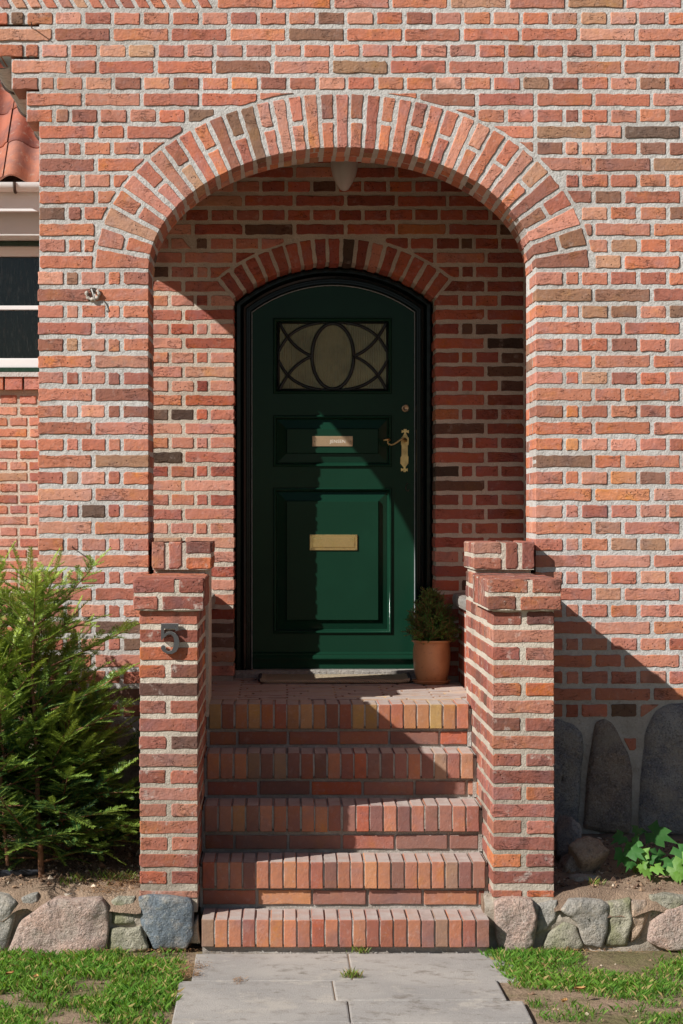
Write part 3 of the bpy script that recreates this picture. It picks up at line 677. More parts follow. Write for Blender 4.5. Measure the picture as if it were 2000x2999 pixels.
# ---------------------------------------------------------------- eaves gutter on the left flank, and the wing behind
gt = MB(); gx, gz, gr = -1.385, 3.395, .062
for y0, y1 in ((.02, 3.9),):
    n = 14; prof = [(gx + gr * math.cos(math.pi + math.pi * i / n), gz + gr * math.sin(math.pi + math.pi * i / n)) for i in range(n + 1)] + [(gx + (gr - .004) * math.cos(-math.pi * i / n), gz + (gr - .004) * math.sin(-math.pi * i / n)) for i in range(n + 1)]
    L = len(prof); gt.v += [(x, y0, z) for x, z in prof] + [(x, y1, z) for x, z in prof]
    for k in range(L): gt.f.append((k, (k + 1) % L, L + (k + 1) % L, L + k))
gut = gt.build('flank_gutter', M_ZINC, house, True)
for y in (.5, 1.05, 1.7, 2.4, 3.2):
    MB().tube([(gx + (gr + .004) * math.cos(math.pi + math.pi * i / 12), y, gz + (gr + .004) * math.sin(math.pi + math.pi * i / 12)) for i in range(13)], .006, 6).build('gutter_bracket', M_IRON, gut, True)
MB().box(-1.40, XL + .004, .23, 4.2, 3.46, 3.50).build('eaves_board', M_CREAM, house)
YW = 4.27; WS = S(YW)
wz = lambda py: PZ(py, YW)
wx = lambda px: PX(px, YW)
ww = MB(); WX0 = -5.5; wa, wb_ = -3.1, -1.55
for (a, b, c, d) in ((WX0, wa, 0, 3.4), (wb_, XL, 0, 3.4), (wa, wb_, 0, wz(1090)), (wa, wb_, wz(700), 3.4)): ww.box(a, b, YW + .006, YW + .3, c, d)
wing = ww.build('wing_wall', M_MORTD, house)
wc = Course(PAL_LOW)
for r_ in range(0, 40):
    z = wz(1171) - r_ * 32.2 / WS
    if z < .15: break
    x = -2.45 + (.12 if r_ % 2 else 0) + (.06 if r_ % 4 > 1 else 0)
    while x < XL - .02:
        w = SS if r_ % 2 else H
        wc.add((x + w / 2, YW, z), min(w, XL - x) - .018, .0482); x += w
x = -2.5
while x < XL - .05: wc.add((x + .03, YW - .04, wz(1122)), .104, .085, .10, FRONT, None, PAL_LOW(), 'step'); x += .118
wc.emit(wing, 150, M_BRICK, M_BRICKV)
MB().box(-2.6, XL, YW - .05, YW + .02, wz(1105), wz(1092)).build('sill_ledge', M_MORT, house)
win = MB().box(wa, wb_, YW + .05, YW + .055, wz(1052), wz(748)).build('window', None, house)
t = NT('window_glass'); gl = t.n('BsdfGlossy'); gl.inputs['Roughness'].default_value = .02; tp = t.n('BsdfTransparent'); tp.inputs[0].default_value = (.75, .78, .78, 1); fz = t.n('Fresnel'); fz.inputs[0].default_value = 1.5
mxg = t.n('MixShader'); t.l(fz.outputs[0], mxg.inputs[0]); t.l(tp.outputs[0], mxg.inputs[1]); t.l(gl.outputs[0], mxg.inputs[2]); t.l(mxg.outputs[0], t.out.inputs[0]); M_WGL = t.m
MB().box(wa - .2, wb_ + .2, YW + .31, YW + 1.4, wz(1120), wz(680)).build('room', NT('dark_room').fin((.03, .03, .032), .9, .1), house); win.data.materials.append(M_WGL)
MB().box(wa, wb_, YW - .01, YW + .07, wz(1078), wz(1050), .006).build('window_frame', M_WHITE, win); MB().box(wa, wb_, YW - .01, YW + .07, wz(750), wz(722), .006).build('window_frame', M_WHITE, win)
MB().box(wa, wb_, YW + .01, YW + .05, wz(907), wz(895), .003).build('glazing_bar', M_WHITE, win)
for x in (wa, wb_ - .05, -2.3): MB().box(x, x + .05, YW - .005, YW + .06, wz(1050), wz(750), .004).build('window_frame', M_WHITE, win)
MB().box(wa - .05, wb_ + .05, YW - .03, YW + .07, wz(1090), wz(1078)).build('window_sill', M_DKGREEN, win); MB().box(wa - .05, wb_ + .05, YW - .03, YW + .07, wz(722), wz(709)).build('window_head', M_DKGREEN, win)
t = NT('lace_curtain'); tb = t.n('BsdfTransparent'); mxl = t.n('MixShader'); mpl = t.n('Mapping'); mpl.inputs['Scale'].default_value = (60, 60, 12); t.l(t.pos, mpl.inputs['Vector']); t.fin((.32, .29, .27), .9, .1)
t.l(t.ramp(t.noise(1, 4, .65, mpl.outputs[0]), .48, .62, .0, .75), mxl.inputs[0]); t.l(tb.outputs[0], mxl.inputs[1]); t.l(t.b.outputs[0], mxl.inputs[2]); t.l(mxl.outputs[0], t.out.inputs[0]); M_LACE = t.m
cu = MB()
for i in range(120):
    x0_, x1_ = wa + (wb_ - .02 - wa) * i / 120, wa + (wb_ - .02 - wa) * (i + 1) / 120; y_ = lambda x: YW + .16 + .025 * math.sin(x * 58) + .01 * math.sin(x * 23)
    cu.add([(x0_, y_(x0_), wz(1050)), (x1_, y_(x1_), wz(1050)), (x1_, y_(x1_), wz(750)), (x0_, y_(x0_), wz(750))], [(0, 1, 2, 3)])
cu.build('curtain', M_LACE, win, True)
# eaves of the wing: soffit, fascia, gutter, pantiles
YE = 3.88; ez = lambda py: PZ(py, YE)
MB().box(WX0, XL, YE + .12, YW + .01, wz(709) + .004, wz(600)).build('eaves_soffit', M_CREAM, house); MB().box(WX0, XL, YW - .10, YW + .004, PZ(698, YW - .10), PZ(660, YW - .10), .004).build('eaves_board', M_CREAM, house)
MB().box(WX0, XL, YE + .02, YE + .06, PZ(618, YE), PZ(535, YE), .004).build('fascia', M_WHITE, house)
g2 = MB(); gr = .050; zc2 = ez(540)
for i in range(13):
    a = math.pi + math.pi * i / 12; g2.v += [(WX0, YE - .03 + gr * math.cos(a), zc2 + gr * math.sin(a)), (XL, YE - .03 + gr * math.cos(a), zc2 + gr * math.sin(a))]
for i in range(12): g2.f.append((2 * i, 2 * i + 1, 2 * i + 3, 2 * i + 2))
g2o = g2.build('roof_gutter', M_WHITE, house, True)
for x in (-2.42, -1.86 + .04): MB().tube([(x, YE - .03 + (gr + .004) * math.cos(math.pi + math.pi * i / 10), zc2 + (gr + .004) * math.sin(math.pi + math.pi * i / 10)) for i in range(11)], .009, 6).build('gutter_bracket', M_IRON, g2o, True)
tm = NT('roof_tile_clay'); c = tm.n('ObjectInfo').outputs['Color']; n1 = tm.noise(7, 4); c = tm.mix(tm.ramp(n1, .42, .68, 0, .85), c, tm.hsv(c, .49, .75, .55)); c = tm.mix(tm.ramp(tm.noise(90, 4, .7), .5, .7, 0, .4), c, tm.hsv(c, .5, .8, .6)); c = tm.mix(tm.ramp(tm.noise(26, 4), .58, .7, 0, .4), c, lin((190, 176, 160))); M_TILE = tm.fin(c, .75, .3, tm.bump(tm.noise(50, 4), .4, .006))
tv, tf = [], []; NTI = 18; TW, TL = .235, .40
for side in (0, .014):
    for j in (0, 1):
        for i in range(NTI + 1):
            u = i / NTI; hgt = .030 * math.sin(2 * math.pi * (u * 1.08 - .05)) + (.012 if u > .9 else 0)
            tv.append((u * TW * 1.08, j * TL, hgt - side))
n = NTI + 1
for i in range(NTI): tf += [(i, i + 1, n + i + 1, n + i), (2 * n + i, 3 * n + i, 3 * n + i + 1, 2 * n + i + 1), (i, 2 * n + i, 2 * n + i + 1, i + 1)]
tmesh = mesh('roof_tile', tv, tf, M_TILE, True)
slope = R(47); roof = MB().add([(WX0, YE + .02, zc2 - .03), (XL, YE + .02, zc2 - .03), (XL, YE + .02 + 3 * math.cos(slope), zc2 - .03 + 3 * math.sin(slope)), (WX0, YE + .02 + 3 * math.cos(slope), zc2 - .03 + 3 * math.sin(slope))], [(0, 1, 2, 3)]).build('wing_roof', M_IRON, house)
PT = palette([((196, 112, 84), 4), ((184, 100, 76), 3), ((172, 96, 76), 2), ((204, 126, 98), 2)], .8)
for rr in range(7):
    for cc in range(9):
        o = bpy.data.objects.new('roof_tile', tmesh); link(o, roof); d = rr * .335
        o.matrix_basis = Matrix.Translation((XL - .21 - cc * TW + rng.uniform(-.003, .003), YE - .02 + d * math.cos(slope), zc2 + .035 + d * math.sin(slope))) @ Matrix.Rotation(slope - .03, 4, 'X'); o.color = (*PT(), 1)

# foundation stones of the front wall
def stone(name, poly, yface, depth, mat, parent, bulge=.03, amp=.008, seed=0, freq=9, label=None, rings=7, soft=2):
    n0 = len(poly); pts = []
    per = [math.hypot(poly[(i + 1) % n0][0] - poly[i][0], poly[(i + 1) % n0][1] - poly[i][1]) for i in range(n0)]; tot = sum(per); N = 96
    for i in range(N):
        t_ = tot * i / N; k = 0
        while t_ > per[k]: t_ -= per[k]; k += 1
        a, b = poly[k], poly[(k + 1) % n0]; q = t_ / per[k]; pts.append((a[0] + (b[0] - a[0]) * q, a[1] + (b[1] - a[1]) * q))
    for _ in range(soft): pts = [((pts[i - 1][0] + 2 * p[0] + pts[(i + 1) % N][0]) / 4, (pts[i - 1][1] + 2 * p[1] + pts[(i + 1) % N][1]) / 4) for i, p in enumerate(pts)]
    cx = sum(p[0] for p in pts) / N; cz = sum(p[1] for p in pts) / N
    v, f = [], []
    prof = [(1.0, depth), (1.0, bulge)] + [(k, bulge * (1 - math.sqrt(max(0, 1 - k ** 5)))) for k in (.985, .965, .93, .88, .82, .75, .67, .59, .5, .41, .32, .23, .14, .06)]
    for (k, y) in prof:
        for (x, z) in pts:
            p = Vector((cx + (x - cx) * k, yface + y, cz + (z - cz) * k)); q = Vector((p.x * freq + seed * 3.7, p.z * freq, seed * 1.3))
            d = (noise.fractal(q * .8, 1.0, 2.1, 3) * amp * .9 + noise.noise(q * .3) * amp * .9 - abs(noise.noise(q * .6 + Vector((3, 1, 4)))) * amp * .7) * min(1, .35 + k) + noise.noise(q * 3.1) * amp * .16
            v.append((p.x + noise.noise(q + Vector((9, 0, 0))) * amp * .6, p.y + (d if y < depth else 0), p.z + noise.noise(q + Vector((0, 7, 0))) * amp * .6))
    v.append((cx, yface + noise.noise(Vector((cx * freq, cz * freq, seed))) * amp, cz)); L = len(prof)
    for i in range(L - 1):
        for k in range(N): f.append((i * N + k, i * N + (k + 1) % N, (i + 1) * N + (k + 1) % N, (i + 1) * N + k))
    for k in range(N): f.append(((L - 1) * N + k, (L - 1) * N + (k + 1) % N, len(v) - 1))
    o = obj(name, v, f, mat, parent, True)
    bm = bmesh.new(); bm.from_mesh(o.data); bmesh.ops.recalc_face_normals(bm, faces=bm.faces); bm.to_mesh(o.data); bm.free()
    o.data.polygons.foreach_set('use_smooth', [True] * len(o.data.polygons))
    return o
M_DSTONE = stone_mat('dark_fieldstone', (176, 174, 172), (142, 142, 146), (196, 186, 170), 2.4, .6, bump=1.0)
M_DSTONE2 = stone_mat('brown_fieldstone', (172, 154, 140), (144, 134, 130), (190, 168, 144), 2.4, .6, bump=1.0)
M_PINK = stone_mat('pink_granite', (198, 166, 148), (180, 158, 146), (150, 128, 118), 2.2, .55); M_BLUE = stone_mat('blue_grey_stone', (118, 128, 134), (98, 108, 116), (150, 150, 140), 1.5, .35)
M_GREEN = stone_mat('lichen_stone', (170, 164, 142), (150, 146, 128), (186, 178, 158), 1.6, .35, moss=(134, 134, 96)); M_GREY = stone_mat('grey_stone', (172, 166, 154), (150, 146, 138), (190, 178, 160), 1.4, .4)
M_ROCK = stone_mat('sandy_rock', (196, 168, 142), (172, 148, 128), (140, 122, 108), 1.8, .4)
fnd = MB().box(.80, 1.9, .004, .03, .0, .2).build('foundation', M_MORTS, house)
for i, s in enumerate(STONES): stone('foundation_stone', s, -.026, .10, (M_DSTONE, M_DSTONE2, M_DSTONE, M_DSTONE, M_GREY, M_DSTONE)[i], fnd, .038, .017, i, 8, soft=1)

# ---------------------------------------------------------------- stair piers, steps, landing
def block(cs, x0, x1, y0, y1, z0, z1, col=None, style='pier', name=None, front='y'):
    """a whole brick given by its box; its face towards -Y"""
    cs.add(((x0 + x1) / 2, y0, (z0 + z1) / 2), x1 - x0, z1 - z0, y1 - y0, FRONT, None, col, style, name)
PIER_Y0 = -.81; PIER_Y1 = .33; CAP_Y1 = -.235
def pier(xa, xb, inner, hh_rows, label, copx):
    root = empty('brick_pier', ((xa + xb) / 2, PIER_Y0 / 2, 0), label, 'pier', 'stair piers')
    core = MB(); core.box(xa + .003, xb - .003, PIER_Y0 + .003, PIER_Y1 - .003, .06, 1.28)
    ci = -.007
    core.box(xa - .012 + ci, xb + .012 - ci, PIER_Y0 - .012 + ci, CAP_Y1, 1.170, 1.280)
    core.box(copx[0] + .003, copx[1] - .003, -.058, .375, 1.2975, 1.404)
    core.box(min(xa, copx[0]) + .012, max(xb, copx[1]) - .012, -.03, PIER_Y1 - .01, .70, 1.2985)
    co = core.build('mortar_core', M_MORTP, root)
    cs = Course(PAL_PIER)
    for i in range(17):
        py = 1811 + 52 * i if i <= 8 else 2227 + 49 * (i - 8)
        z = PZ(py, PIER_Y0); h = .0475 + rng.uniform(-.0015, .0015); z0, z1 = z - h / 2, z + h / 2
        if i == 16: z0, z1 = z - .012, z + .012
        if hh_rows(i):
            m = (xa + xb) / 2 + rng.uniform(-.004, .004); block(cs, xa, m - .009, PIER_Y0, PIER_Y0 + .21, z0, z1); block(cs, m + .009, xb, PIER_Y0, PIER_Y0 + .21, z0, z1); y = PIER_Y0 + .222
            while y < PIER_Y1 - .02: block(cs, xa, xb, y, min(y + .215, PIER_Y1), z0, z1); y += .227
        else:
            y = PIER_Y0; first = True
            while y < PIER_Y1 - .02: block(cs, xa, xb, y, min(y + .10, PIER_Y1), z0, z1); y += .1135
    # the projecting cap: two courses at the front, bricks on edge behind
    a, b = xa - .022, xb + .022; y0 = PIER_Y0 - .022; f = .62 if inner > 0 else .42
    for (zz, spl) in ((1.2585, f), (1.1975, 1 - f)):
        m = a + (b - a) * (spl if inner > 0 else 1 - spl); 
        block(cs, a, m - .008, y0, y0 + .105, zz - .0245, zz + .0245, name='cap_brick'); block(cs, m + .008, b, y0, y0 + .105, zz - .0245, zz + .0245, name='cap_brick')
    y = y0 + .115
    while y < CAP_Y1 - .03: block(cs, a, b, y, y + .055, 1.173, 1.2835, name='cap_brick'); y += .066
    for zz in (1.198, 1.259):
        y = CAP_Y1
        while y < PIER_Y1 - .02: block(cs, xa, xb, y, min(y + .10, PIER_Y1), zz - .0235, zz + .0235); y += .1135
    # coping on the jamb: two bricks on end beside two laid flat
    x0, x1 = copx; yc = -.062; fl = .113; zz0, zz1 = 1.300, 1.408
    if inner > 0: up = [(x0, x0 + .05), (x0 + .068, x0 + .118)]; flat = (x0 + .138, x1)
    else: up = [(x1 - .05, x1), (x1 - .116, x1 - .068)]; flat = (x0, x1 - .134)
    for (p, q) in up: block(cs, p, q, yc, yc + .21, zz0, zz1, name='coping_brick')
    for (p, q) in ((zz0, zz0 + .046), (zz1 - .046, zz1)): block(cs, flat[0], flat[1], yc, yc + .10, p, q, name='coping_brick')
    for (p, q) in ((zz0, zz0 + .046), (zz1 - .046, zz1)):
        y = yc + .115
        while y < .33: block(cs, flat[0], flat[1], y, y + .10, p, q, name='coping_brick'); y += .115
    for (p, q) in up: block(cs, p, q, yc + .222, yc + .435, zz0, zz1, name='coping_brick')
    cs.emit(root, 300, M_PIER, M_BRICKV)
    return root
pl = pier(-.7675, -.5517, 1, lambda i: i >= 3 and i % 2 == 1, 'left brick stair pier carrying the grey number five', (-.768, -.529))
pr_ = pier(.530, .7585, -1, lambda i: i % 2 == 0, 'right brick stair pier beside the terracotta pot', (.526, .775))

SX0, SX1 = -.543, .519
SY = [-.906, -.668, -.43, -.193, .045]; SZ = [.05, .22, .397, .571, Z_LAND]
steps = empty('brick_steps', (0, -.5, GZ), 'five brick steps with upright nosing bricks rising between the piers', 'steps')
sc_ = MB()
for i in range(5): sc_.box(SX0 - .006 if i else SX0 + .01, SX1 + .008 if i else SX1 - .01, SY[i] + (.026 if i else .02), .4 if i < 4 else 1.42, -.13 if i == 0 else SZ[i - 1] - .03, SZ[i] - .006)
for i in range(5): sc_.box(SX0 + .012, SX1 - .012, SY[i] + .005, SY[i] + .06, SZ[i] - .09, SZ[i] - .004)
sc_.box(-.575, .572, .2, 1.42, .5, Z_LAND - .007)
sc_.build('mortar_bed', M_MORTS, steps)
st = Course(PAL_STEP)
for i in range(5):
    n = (21, 21, 20, 20, 20)[i]; st.pal = PAL_STEP if i < 4 else PAL_TOP
    x0, x1 = (SX0 + .004, SX1 - .006) if i == 0 else (SX0, SX1); w = (x1 - x0) / n
    for k in range(n): block(st, x0 + k * w + .0032, x0 + (k + 1) * w - .0032, SY[i] + rng.uniform(-.002, .002), SY[i] + .215, SZ[i] - .100, SZ[i] + rng.uniform(-.0008, .0008), style='step', name='tread_brick')
    if i > 0:
        x = x0 - (.0 if i % 2 else .09); 
        while x < x1 - .02:
            b = min(x + .205, x1); a = max(x, x0)
            block(st, a + .004, b - .004, SY[i] + .018, SY[i] + .12, SZ[i - 1] + .008, SZ[i - 1] + .061, col=PAL_STEP(), style='step', name='riser_brick'); x += .207
st.pal = PAL_TILE; y = SY[4] + .222; r_ = 0
while y < 1.36:
    x = -.545 - (.09 if r_ % 2 else .03 * (r_ % 3)); xe = .545
    if y < .33: xs0, xe = SX0, SX1
    else: xs0 = -.57; xe = .57
    while x < xe - .02:
        a, b = max(x, xs0), min(x + .205, xe)
        if b - a > .03: st.add(((a + b) / 2, y + .0305, Z_LAND + .0005), b - a - .006, .056, .03, frame((1, 0, 0), (0, 0, -1), (0, 1, 0)), None, None, 'step', 'landing_tile')
        x += .207
    y += .0625; r_ += 1
st.emit(steps, 330, M_STEP, M_BRICKV, 'tread_brick')
# mortar fillets where the steps meet the piers
for i in range(1, 5):
    for (x0, x1) in ((SX0 - .009, SX0 + .003), (SX1 - .004, SX1 + .011)): MB().box(x0, x1, SY[i] + .012, SY[i] + .235, SZ[i - 1], SZ[i] - .02).build('side_fillet', M_MORTS, steps)

# ---------------------------------------------------------------- ground, path, soil beds, low stone walls
t = NT('lawn_soil'); n1 = t.noise(3.5, 5, .6); n2 = t.noise(30, 5, .7); c = t.mix(t.ramp(n1, .40, .6), lin((152, 130, 108)), lin((116, 108, 76))); c = t.mix(t.ramp(n2, .45, .7, 0, .6), c, lin((110, 92, 76))); M_GROUND = t.fin(c, .95, .1, t.bump(n2, .8, .02))
t = NT('dry_soil'); n1 = t.noise(4, 5, .6); n2 = t.noise(40, 5, .75); n3 = t.noise(160, 3, .7); c = t.mix(t.ramp(n1, .35, .65), lin((178, 152, 128)), lin((150, 126, 106))); c = t.mix(t.ramp(n2, .5, .7, 0, .6), c, lin((112, 92, 78))); c = t.mix(t.ramp(n3, .6, .7, 0, .5), c, lin((205, 190, 172))); M_SOIL = t.fin(c, .95, .1, t.bump(t.math('ADD', n2, n3), .9, .014))
def hgrid(x0, x1, y0, y1, nx, ny, f):
    v = [(x0 + (x1 - x0) * i / nx, y0 + (y1 - y0) * j / ny, f(x0 + (x1 - x0) * i / nx, y0 + (y1 - y0) * j / ny)) for j in range(ny + 1) for i in range(nx + 1)]
    fa = [(j * (nx + 1) + i, j * (nx + 1) + i + 1, (j + 1) * (nx + 1) + i + 1, (j + 1) * (nx + 1) + i) for j in range(ny) for i in range(nx)]
    return v, fa
gx_ = [-60, -20, -8, -4] + [-3 + .06 * i for i in range(101)] + [4, 8, 20, 60]; gy_ = [-60, -25, -12, -6] + [-4 + .06 * i for i in range(51)] + [0, 3, 8, 20, 60]
gh = lambda x, y: GZ - .012 + (noise.fractal(Vector((x * 2.2, y * 2.2, .3)), 1, 2, 3) * .012 if -3.05 < x < 3.05 and -4.05 < y < -.95 else 0)
gv = [(x, y, gh(x, y)) for y in gy_ for x in gx_]; nx = len(gx_)
tag(obj('ground', gv, [(j * nx + i, j * nx + i + 1, (j + 1) * nx + i + 1, (j + 1) * nx + i) for j in range(len(gy_) - 1) for i in range(nx - 1)], M_GROUND, None, True), kind='structure')
def soil_h(x, y): return .130 + (y + .80) * .115 + noise.fractal(Vector((x * 5, y * 5, 2)), 1, 2, 4) * .014
M = 60
for nm, x0, x1 in (('soil_bed_left', -3.2, -.76), ('soil_bed_right', .752, 3.2)):
    v, f = hgrid(x0, x1, -.845, .03, 130, 70, lambda x, y: soil_h(x, y) - max(0, (-.775 - y) / .07 + noise.noise(Vector((x * 14, y * 9, 4))) * .5 - .1) * .075); tag(obj(nm, v, f, M_SOIL, None, True), kind='structure')
t = NT('concrete_slab'); n1 = t.noise(2.5, 4, .6); n2 = t.noise(180, 3, .7); n3 = t.noise(14, 5, .65); c = t.mix(t.ramp(n1, .35, .65), lin((172, 165, 156)), lin((152, 147, 141))); c = t.mix(t.ramp(n3, .50, .72, 0, .55), c, lin((128, 120, 110))); c = t.mix(t.ramp(t.noise(5, 6, .7), .52, .66, 0, .6), c, lin((190, 180, 166))); c = t.mix(t.ramp(t.noise(7, 7, .75), .56, .68, 0, .6), c, lin((116, 106, 94))); c = t.mix(t.ramp(n2, .55, .7, 0, .4), c, lin((108, 102, 96))); c = t.mix(t.ramp(n2, .42, .3, 0, .4), c, lin((205, 200, 192))); M_SLABC = t.fin(c, .9, .2, t.bump(n2, .5, .004))
path = MB().box(-.50, .46, -4.2, -.9, GZ - .06, GZ - .004).build('path', M_SOIL); tag(path, kind='structure')
yy = [-.905] + [GY(py) for py in (2871, 2931, 2996)] + [-2.30, -2.7, -3.1, -3.5, -3.9]
lefts = [(566, 1025, 1512), (518, 978, 1470), (508, 1022, 1548), (470, 960, 1480)]
for i in range(len(yy) - 1):
    y1, y0 = yy[i], yy[i + 1]; ym = (y0 + y1) / 2; a = lefts[min(i, 2)] if i < 3 else lefts[i % 3]; xs = [PX(p, ym if i < 3 else -1.8) for p in a]
    for j in range(2):
        p0, p1 = xs[j] + .0015, xs[j + 1] - .0015; zt = rng.uniform(-.003, .003)
        b = MB().box(p0, p1, y0 + .0015, y1 - .0015, GZ - .05, GZ + .001 + zt, .006).build('paving_slab', M_SLABC, path)
        b.matrix_basis = Matrix.Translation(((p0 + p1) / 2, ym, 0)) @ Matrix.Rotation(rng.gauss(0, .007), 4, 'Z') @ Matrix.Translation((-(p0 + p1) / 2, -ym, 0))
# low stone walls: outlines in photograph pixels at the wall's face
YS = -.83
def swall(name, label, bx, stones):
    root = empty(name, ((bx[0] + bx[1]) / 2, YS, GZ), label, 'stone wall')
    v, f = hgrid(bx[0], bx[1], 0, 1, 90, 14, lambda x, q: 0); vv = []
    for (x, q, _) in v: vv.append((x, YS + .012 + noise.fractal(Vector((x * 9, q * 4, 5)), 1, 2, 4) * .018 + (.04 if q > .9 else 0), GZ - .06 + q * .255 + noise.noise(Vector((x * 6, 3, q))) * .012))
    obj('mortar_bed', vv, f, M_MORTP, root, True)
    MB().box(bx[0], bx[1], YS + .055, -.68, GZ - .06, .105).build('wall_core', M_SOIL, root)
    for i, (pts, mat, dy) in enumerate(stones): stone('stone', px_poly(pts, YS), YS + dy, .10, mat, root, .016, .013, soft=1, seed= i + len(name), freq=12)
    return root
swall('stone_wall', 'low fieldstone wall with big pink granite boulder under the yew', (-3.2, -.74), [
    ([(20, 2790), (60, 2700), (120, 2650), (170, 2630), (300, 2632), (318, 2660), (316, 2770), (290, 2800), (180, 2806), (60, 2802)], M_PINK, -.03),
    ([(-90, 2800), (10, 2798), (40, 2700), (52, 2640), (20, 2622), (-90, 2620)], M_GREY, -.01),
    ([(320, 2640), (345, 2625), (398, 2628), (405, 2700), (385, 2712), (325, 2705)], M_GREEN, 0.0),
    ([(318, 2715), (385, 2718), (412, 2712), (440, 2780), (400, 2790), (320, 2786)], M_GREEN, -.012),
    ([(60, 2630), (110, 2622), (112, 2645), (66, 2672)], M_GREY, .01),
    ([(404, 2630), (440, 2622), (556, 2630), (568, 2660), (566, 2740), (545, 2778), (455, 2778), (412, 2700)], M_BLUE, -.02),
    ([(548, 2765), (566, 2700), (577, 2690), (584, 2768)], M_GREY, .0),
    ([(-260, 2800), (-110, 2802), (-96, 2640), (-150, 2622), (-250, 2632)], M_PINK, -.01), ([(-480, 2800), (-280, 2800), (-270, 2640), (-460, 2630)], M_GREEN, -.01)])
swall('stone_wall', 'low rubble wall with grey-green stones below the ivy bed', (.50, 3.2), [
    ([(1446, 2640), (1470, 2626), (1560, 2630), (1572, 2680), (1566, 2760), (1545, 2790), (1470, 2792), (1450, 2740)], M_PINK, -.03),
    ([(1576, 2650), (1610, 2640), (1634, 2640), (1632, 2690), (1600, 2730), (1572, 2740)], M_GREY, .0),
    ([(1590, 2770), (1605, 2735), (1650, 2700), (1690, 2715), (1708, 2770), (1700, 2782), (1600, 2784)], M_GREEN, -.012),
    ([(1640, 2660), (1665, 2632), (1760, 2636), (1785, 2650), (1778, 2730), (1765, 2775), (1712, 2770), (1690, 2705)], M_GREY, -.015),
    ([(1785, 2640), (1850, 2632), (1850, 2700), (1838, 2770), (1775, 2775)], M_GREEN, -.008),
    ([(1852, 2635), (1900, 2640), (1902, 2680), (1870, 2750), (1846, 2765)], M_ROCK, -.004),
    ([(1905, 2622), (2030, 2620), (2020, 2640), (1930, 2690), (1905, 2690)], M_GREEN, .002),
    ([(1895, 2755), (1905, 2700), (1950, 2665), (2040, 2640), (2120, 2690), (2120, 2780), (1960, 2782)], M_PINK, -.025),
    ([(2130, 2780), (2130, 2650), (2260, 2630), (2300, 2700), (2290, 2780)], M_GREY, -.01)])

# ---------------------------------------------------------------- loose rocks beside the right pier
def rock(name, c, size, seed, mat, label, rot=0, cat='rock', group=None, flat=.35):
    bm = bmesh.new(); bmesh.ops.create_icosphere(bm, subdivisions=4, radius=1)
    for v in bm.verts:
        p = v.co.copy(); d = 1 + noise.fractal(p * 1.1 + Vector((seed * 5.1, 0, 0)), 1, 2, 4) * .32
        for k in range(7):
            rr = random.Random(seed * 31 + k); nn = Vector((rr.gauss(0, 1), rr.gauss(0, 1), rr.gauss(0, 1))).normalized(); h = rr.uniform(.55, .8)
            e = (p * d).dot(nn)
            if e > h: d *= h / e * .9 + .1
        v.co = Vector((p.x * d * size[0], p.y * d * size[1], p.z * d * size[2]))
    z0 = min(v.co.z for v in bm.verts)
    me = bpy.data.meshes.new(name); bm.to_mesh(me); bm.free(); me.polygons.foreach_set('use_smooth', [True] * len(me.polygons)); me.materials.append(mat)
    o = link(bpy.data.objects.new(name, me)); o.location = c; o.rotation_euler = (0, 0, rot); return tag(o, label, cat, group)
b = P(1715, 2550, -.50); rock('rock', (b.x, -.50, .205), (.088, .07, .080), 3, M_ROCK, 'sandy angular rock leaning on the soil right of the pier')
b = P(1648, 2500, -.3); rock('rock', (b.x + .005, -.34, .255), (.058, .08, .095), 5, M_DSTONE, 'dark grey block standing against the right pier, upper of two')
rock('rock', (b.x + .008, -.48, .165), (.062, .08, .06), 8, M_DSTONE2, 'dark grey block on the soil against the right pier, lower of two')
b = P(1705, 2600, -.62); rock('rock', (b.x, -.62, .145), (.07, .05, .03), 11, M_GREY, 'flat grey stone lying in front of the sandy rock')

# ---------------------------------------------------------------- foliage helpers
def cmesh(name, V, Fq, C, mat, parent=None, kind=None):
    """V (n,3), Fq (m,k) equal-sized faces, C (n,3) colours per vertex"""
    V = np.asarray(V, dtype=np.float32); Fq = np.asarray(Fq, dtype=np.int32); me = bpy.data.meshes.new(name)
    me.from_pydata(V.tolist(), [], Fq.tolist()); me.update()
    a = me.color_attributes.new('Col', 'FLOAT_COLOR', 'POINT'); C4 = np.ones((len(V), 4), dtype=np.float32); C4[:, :3] = C; a.data.foreach_set('color', C4.ravel())
    me.materials.append(mat); o = link(bpy.data.objects.new(name, me), parent)
    if kind: o['kind'] = kind
    return o
def needles(bases, dirs, sides, lens, wid, cols):
    """diamond needles: base, two shoulders, tip"""
    b = np.array(bases); d = np.array(dirs); s = np.array(sides); L = np.array(lens)[:, None]; w = np.array(wid)[:, None]
    n = len(b); V = np.empty((n, 4, 3)); V[:, 0] = b; V[:, 1] = b + d * L * .35 + s * w; V[:, 2] = b + d * L; V[:, 3] = b + d * L * .35 - s * w
    Fq = np.arange(4 * n).reshape(n, 4); C = np.repeat(np.array(cols), 4, axis=0); return V.reshape(-1, 3), Fq, C
nrs = np.random.RandomState(5)
def unit(v): return v / (np.linalg.norm(v) + 1e-9)
M_YEW = leaf_mat('yew_needles', trans=.18, rough=.36, spec=.45); M_SPRUCE = leaf_mat('spruce_needles', trans=.2, rough=.5); M_GRASS = leaf_mat('grass_blades', trans=.35, rough=.5, spec=.3); M_IVY = leaf_mat('ivy_leaf', trans=.2, rough=.3, spec=.5)
t = NT('bark'); c = t.mix(t.ramp(t.noise(30, 4), .35, .65), lin((146, 104, 76)), lin((100, 72, 56))); M_BARK = t.fin(c, .9, .15, t.bump(t.noise(60, 4), .7, .006))

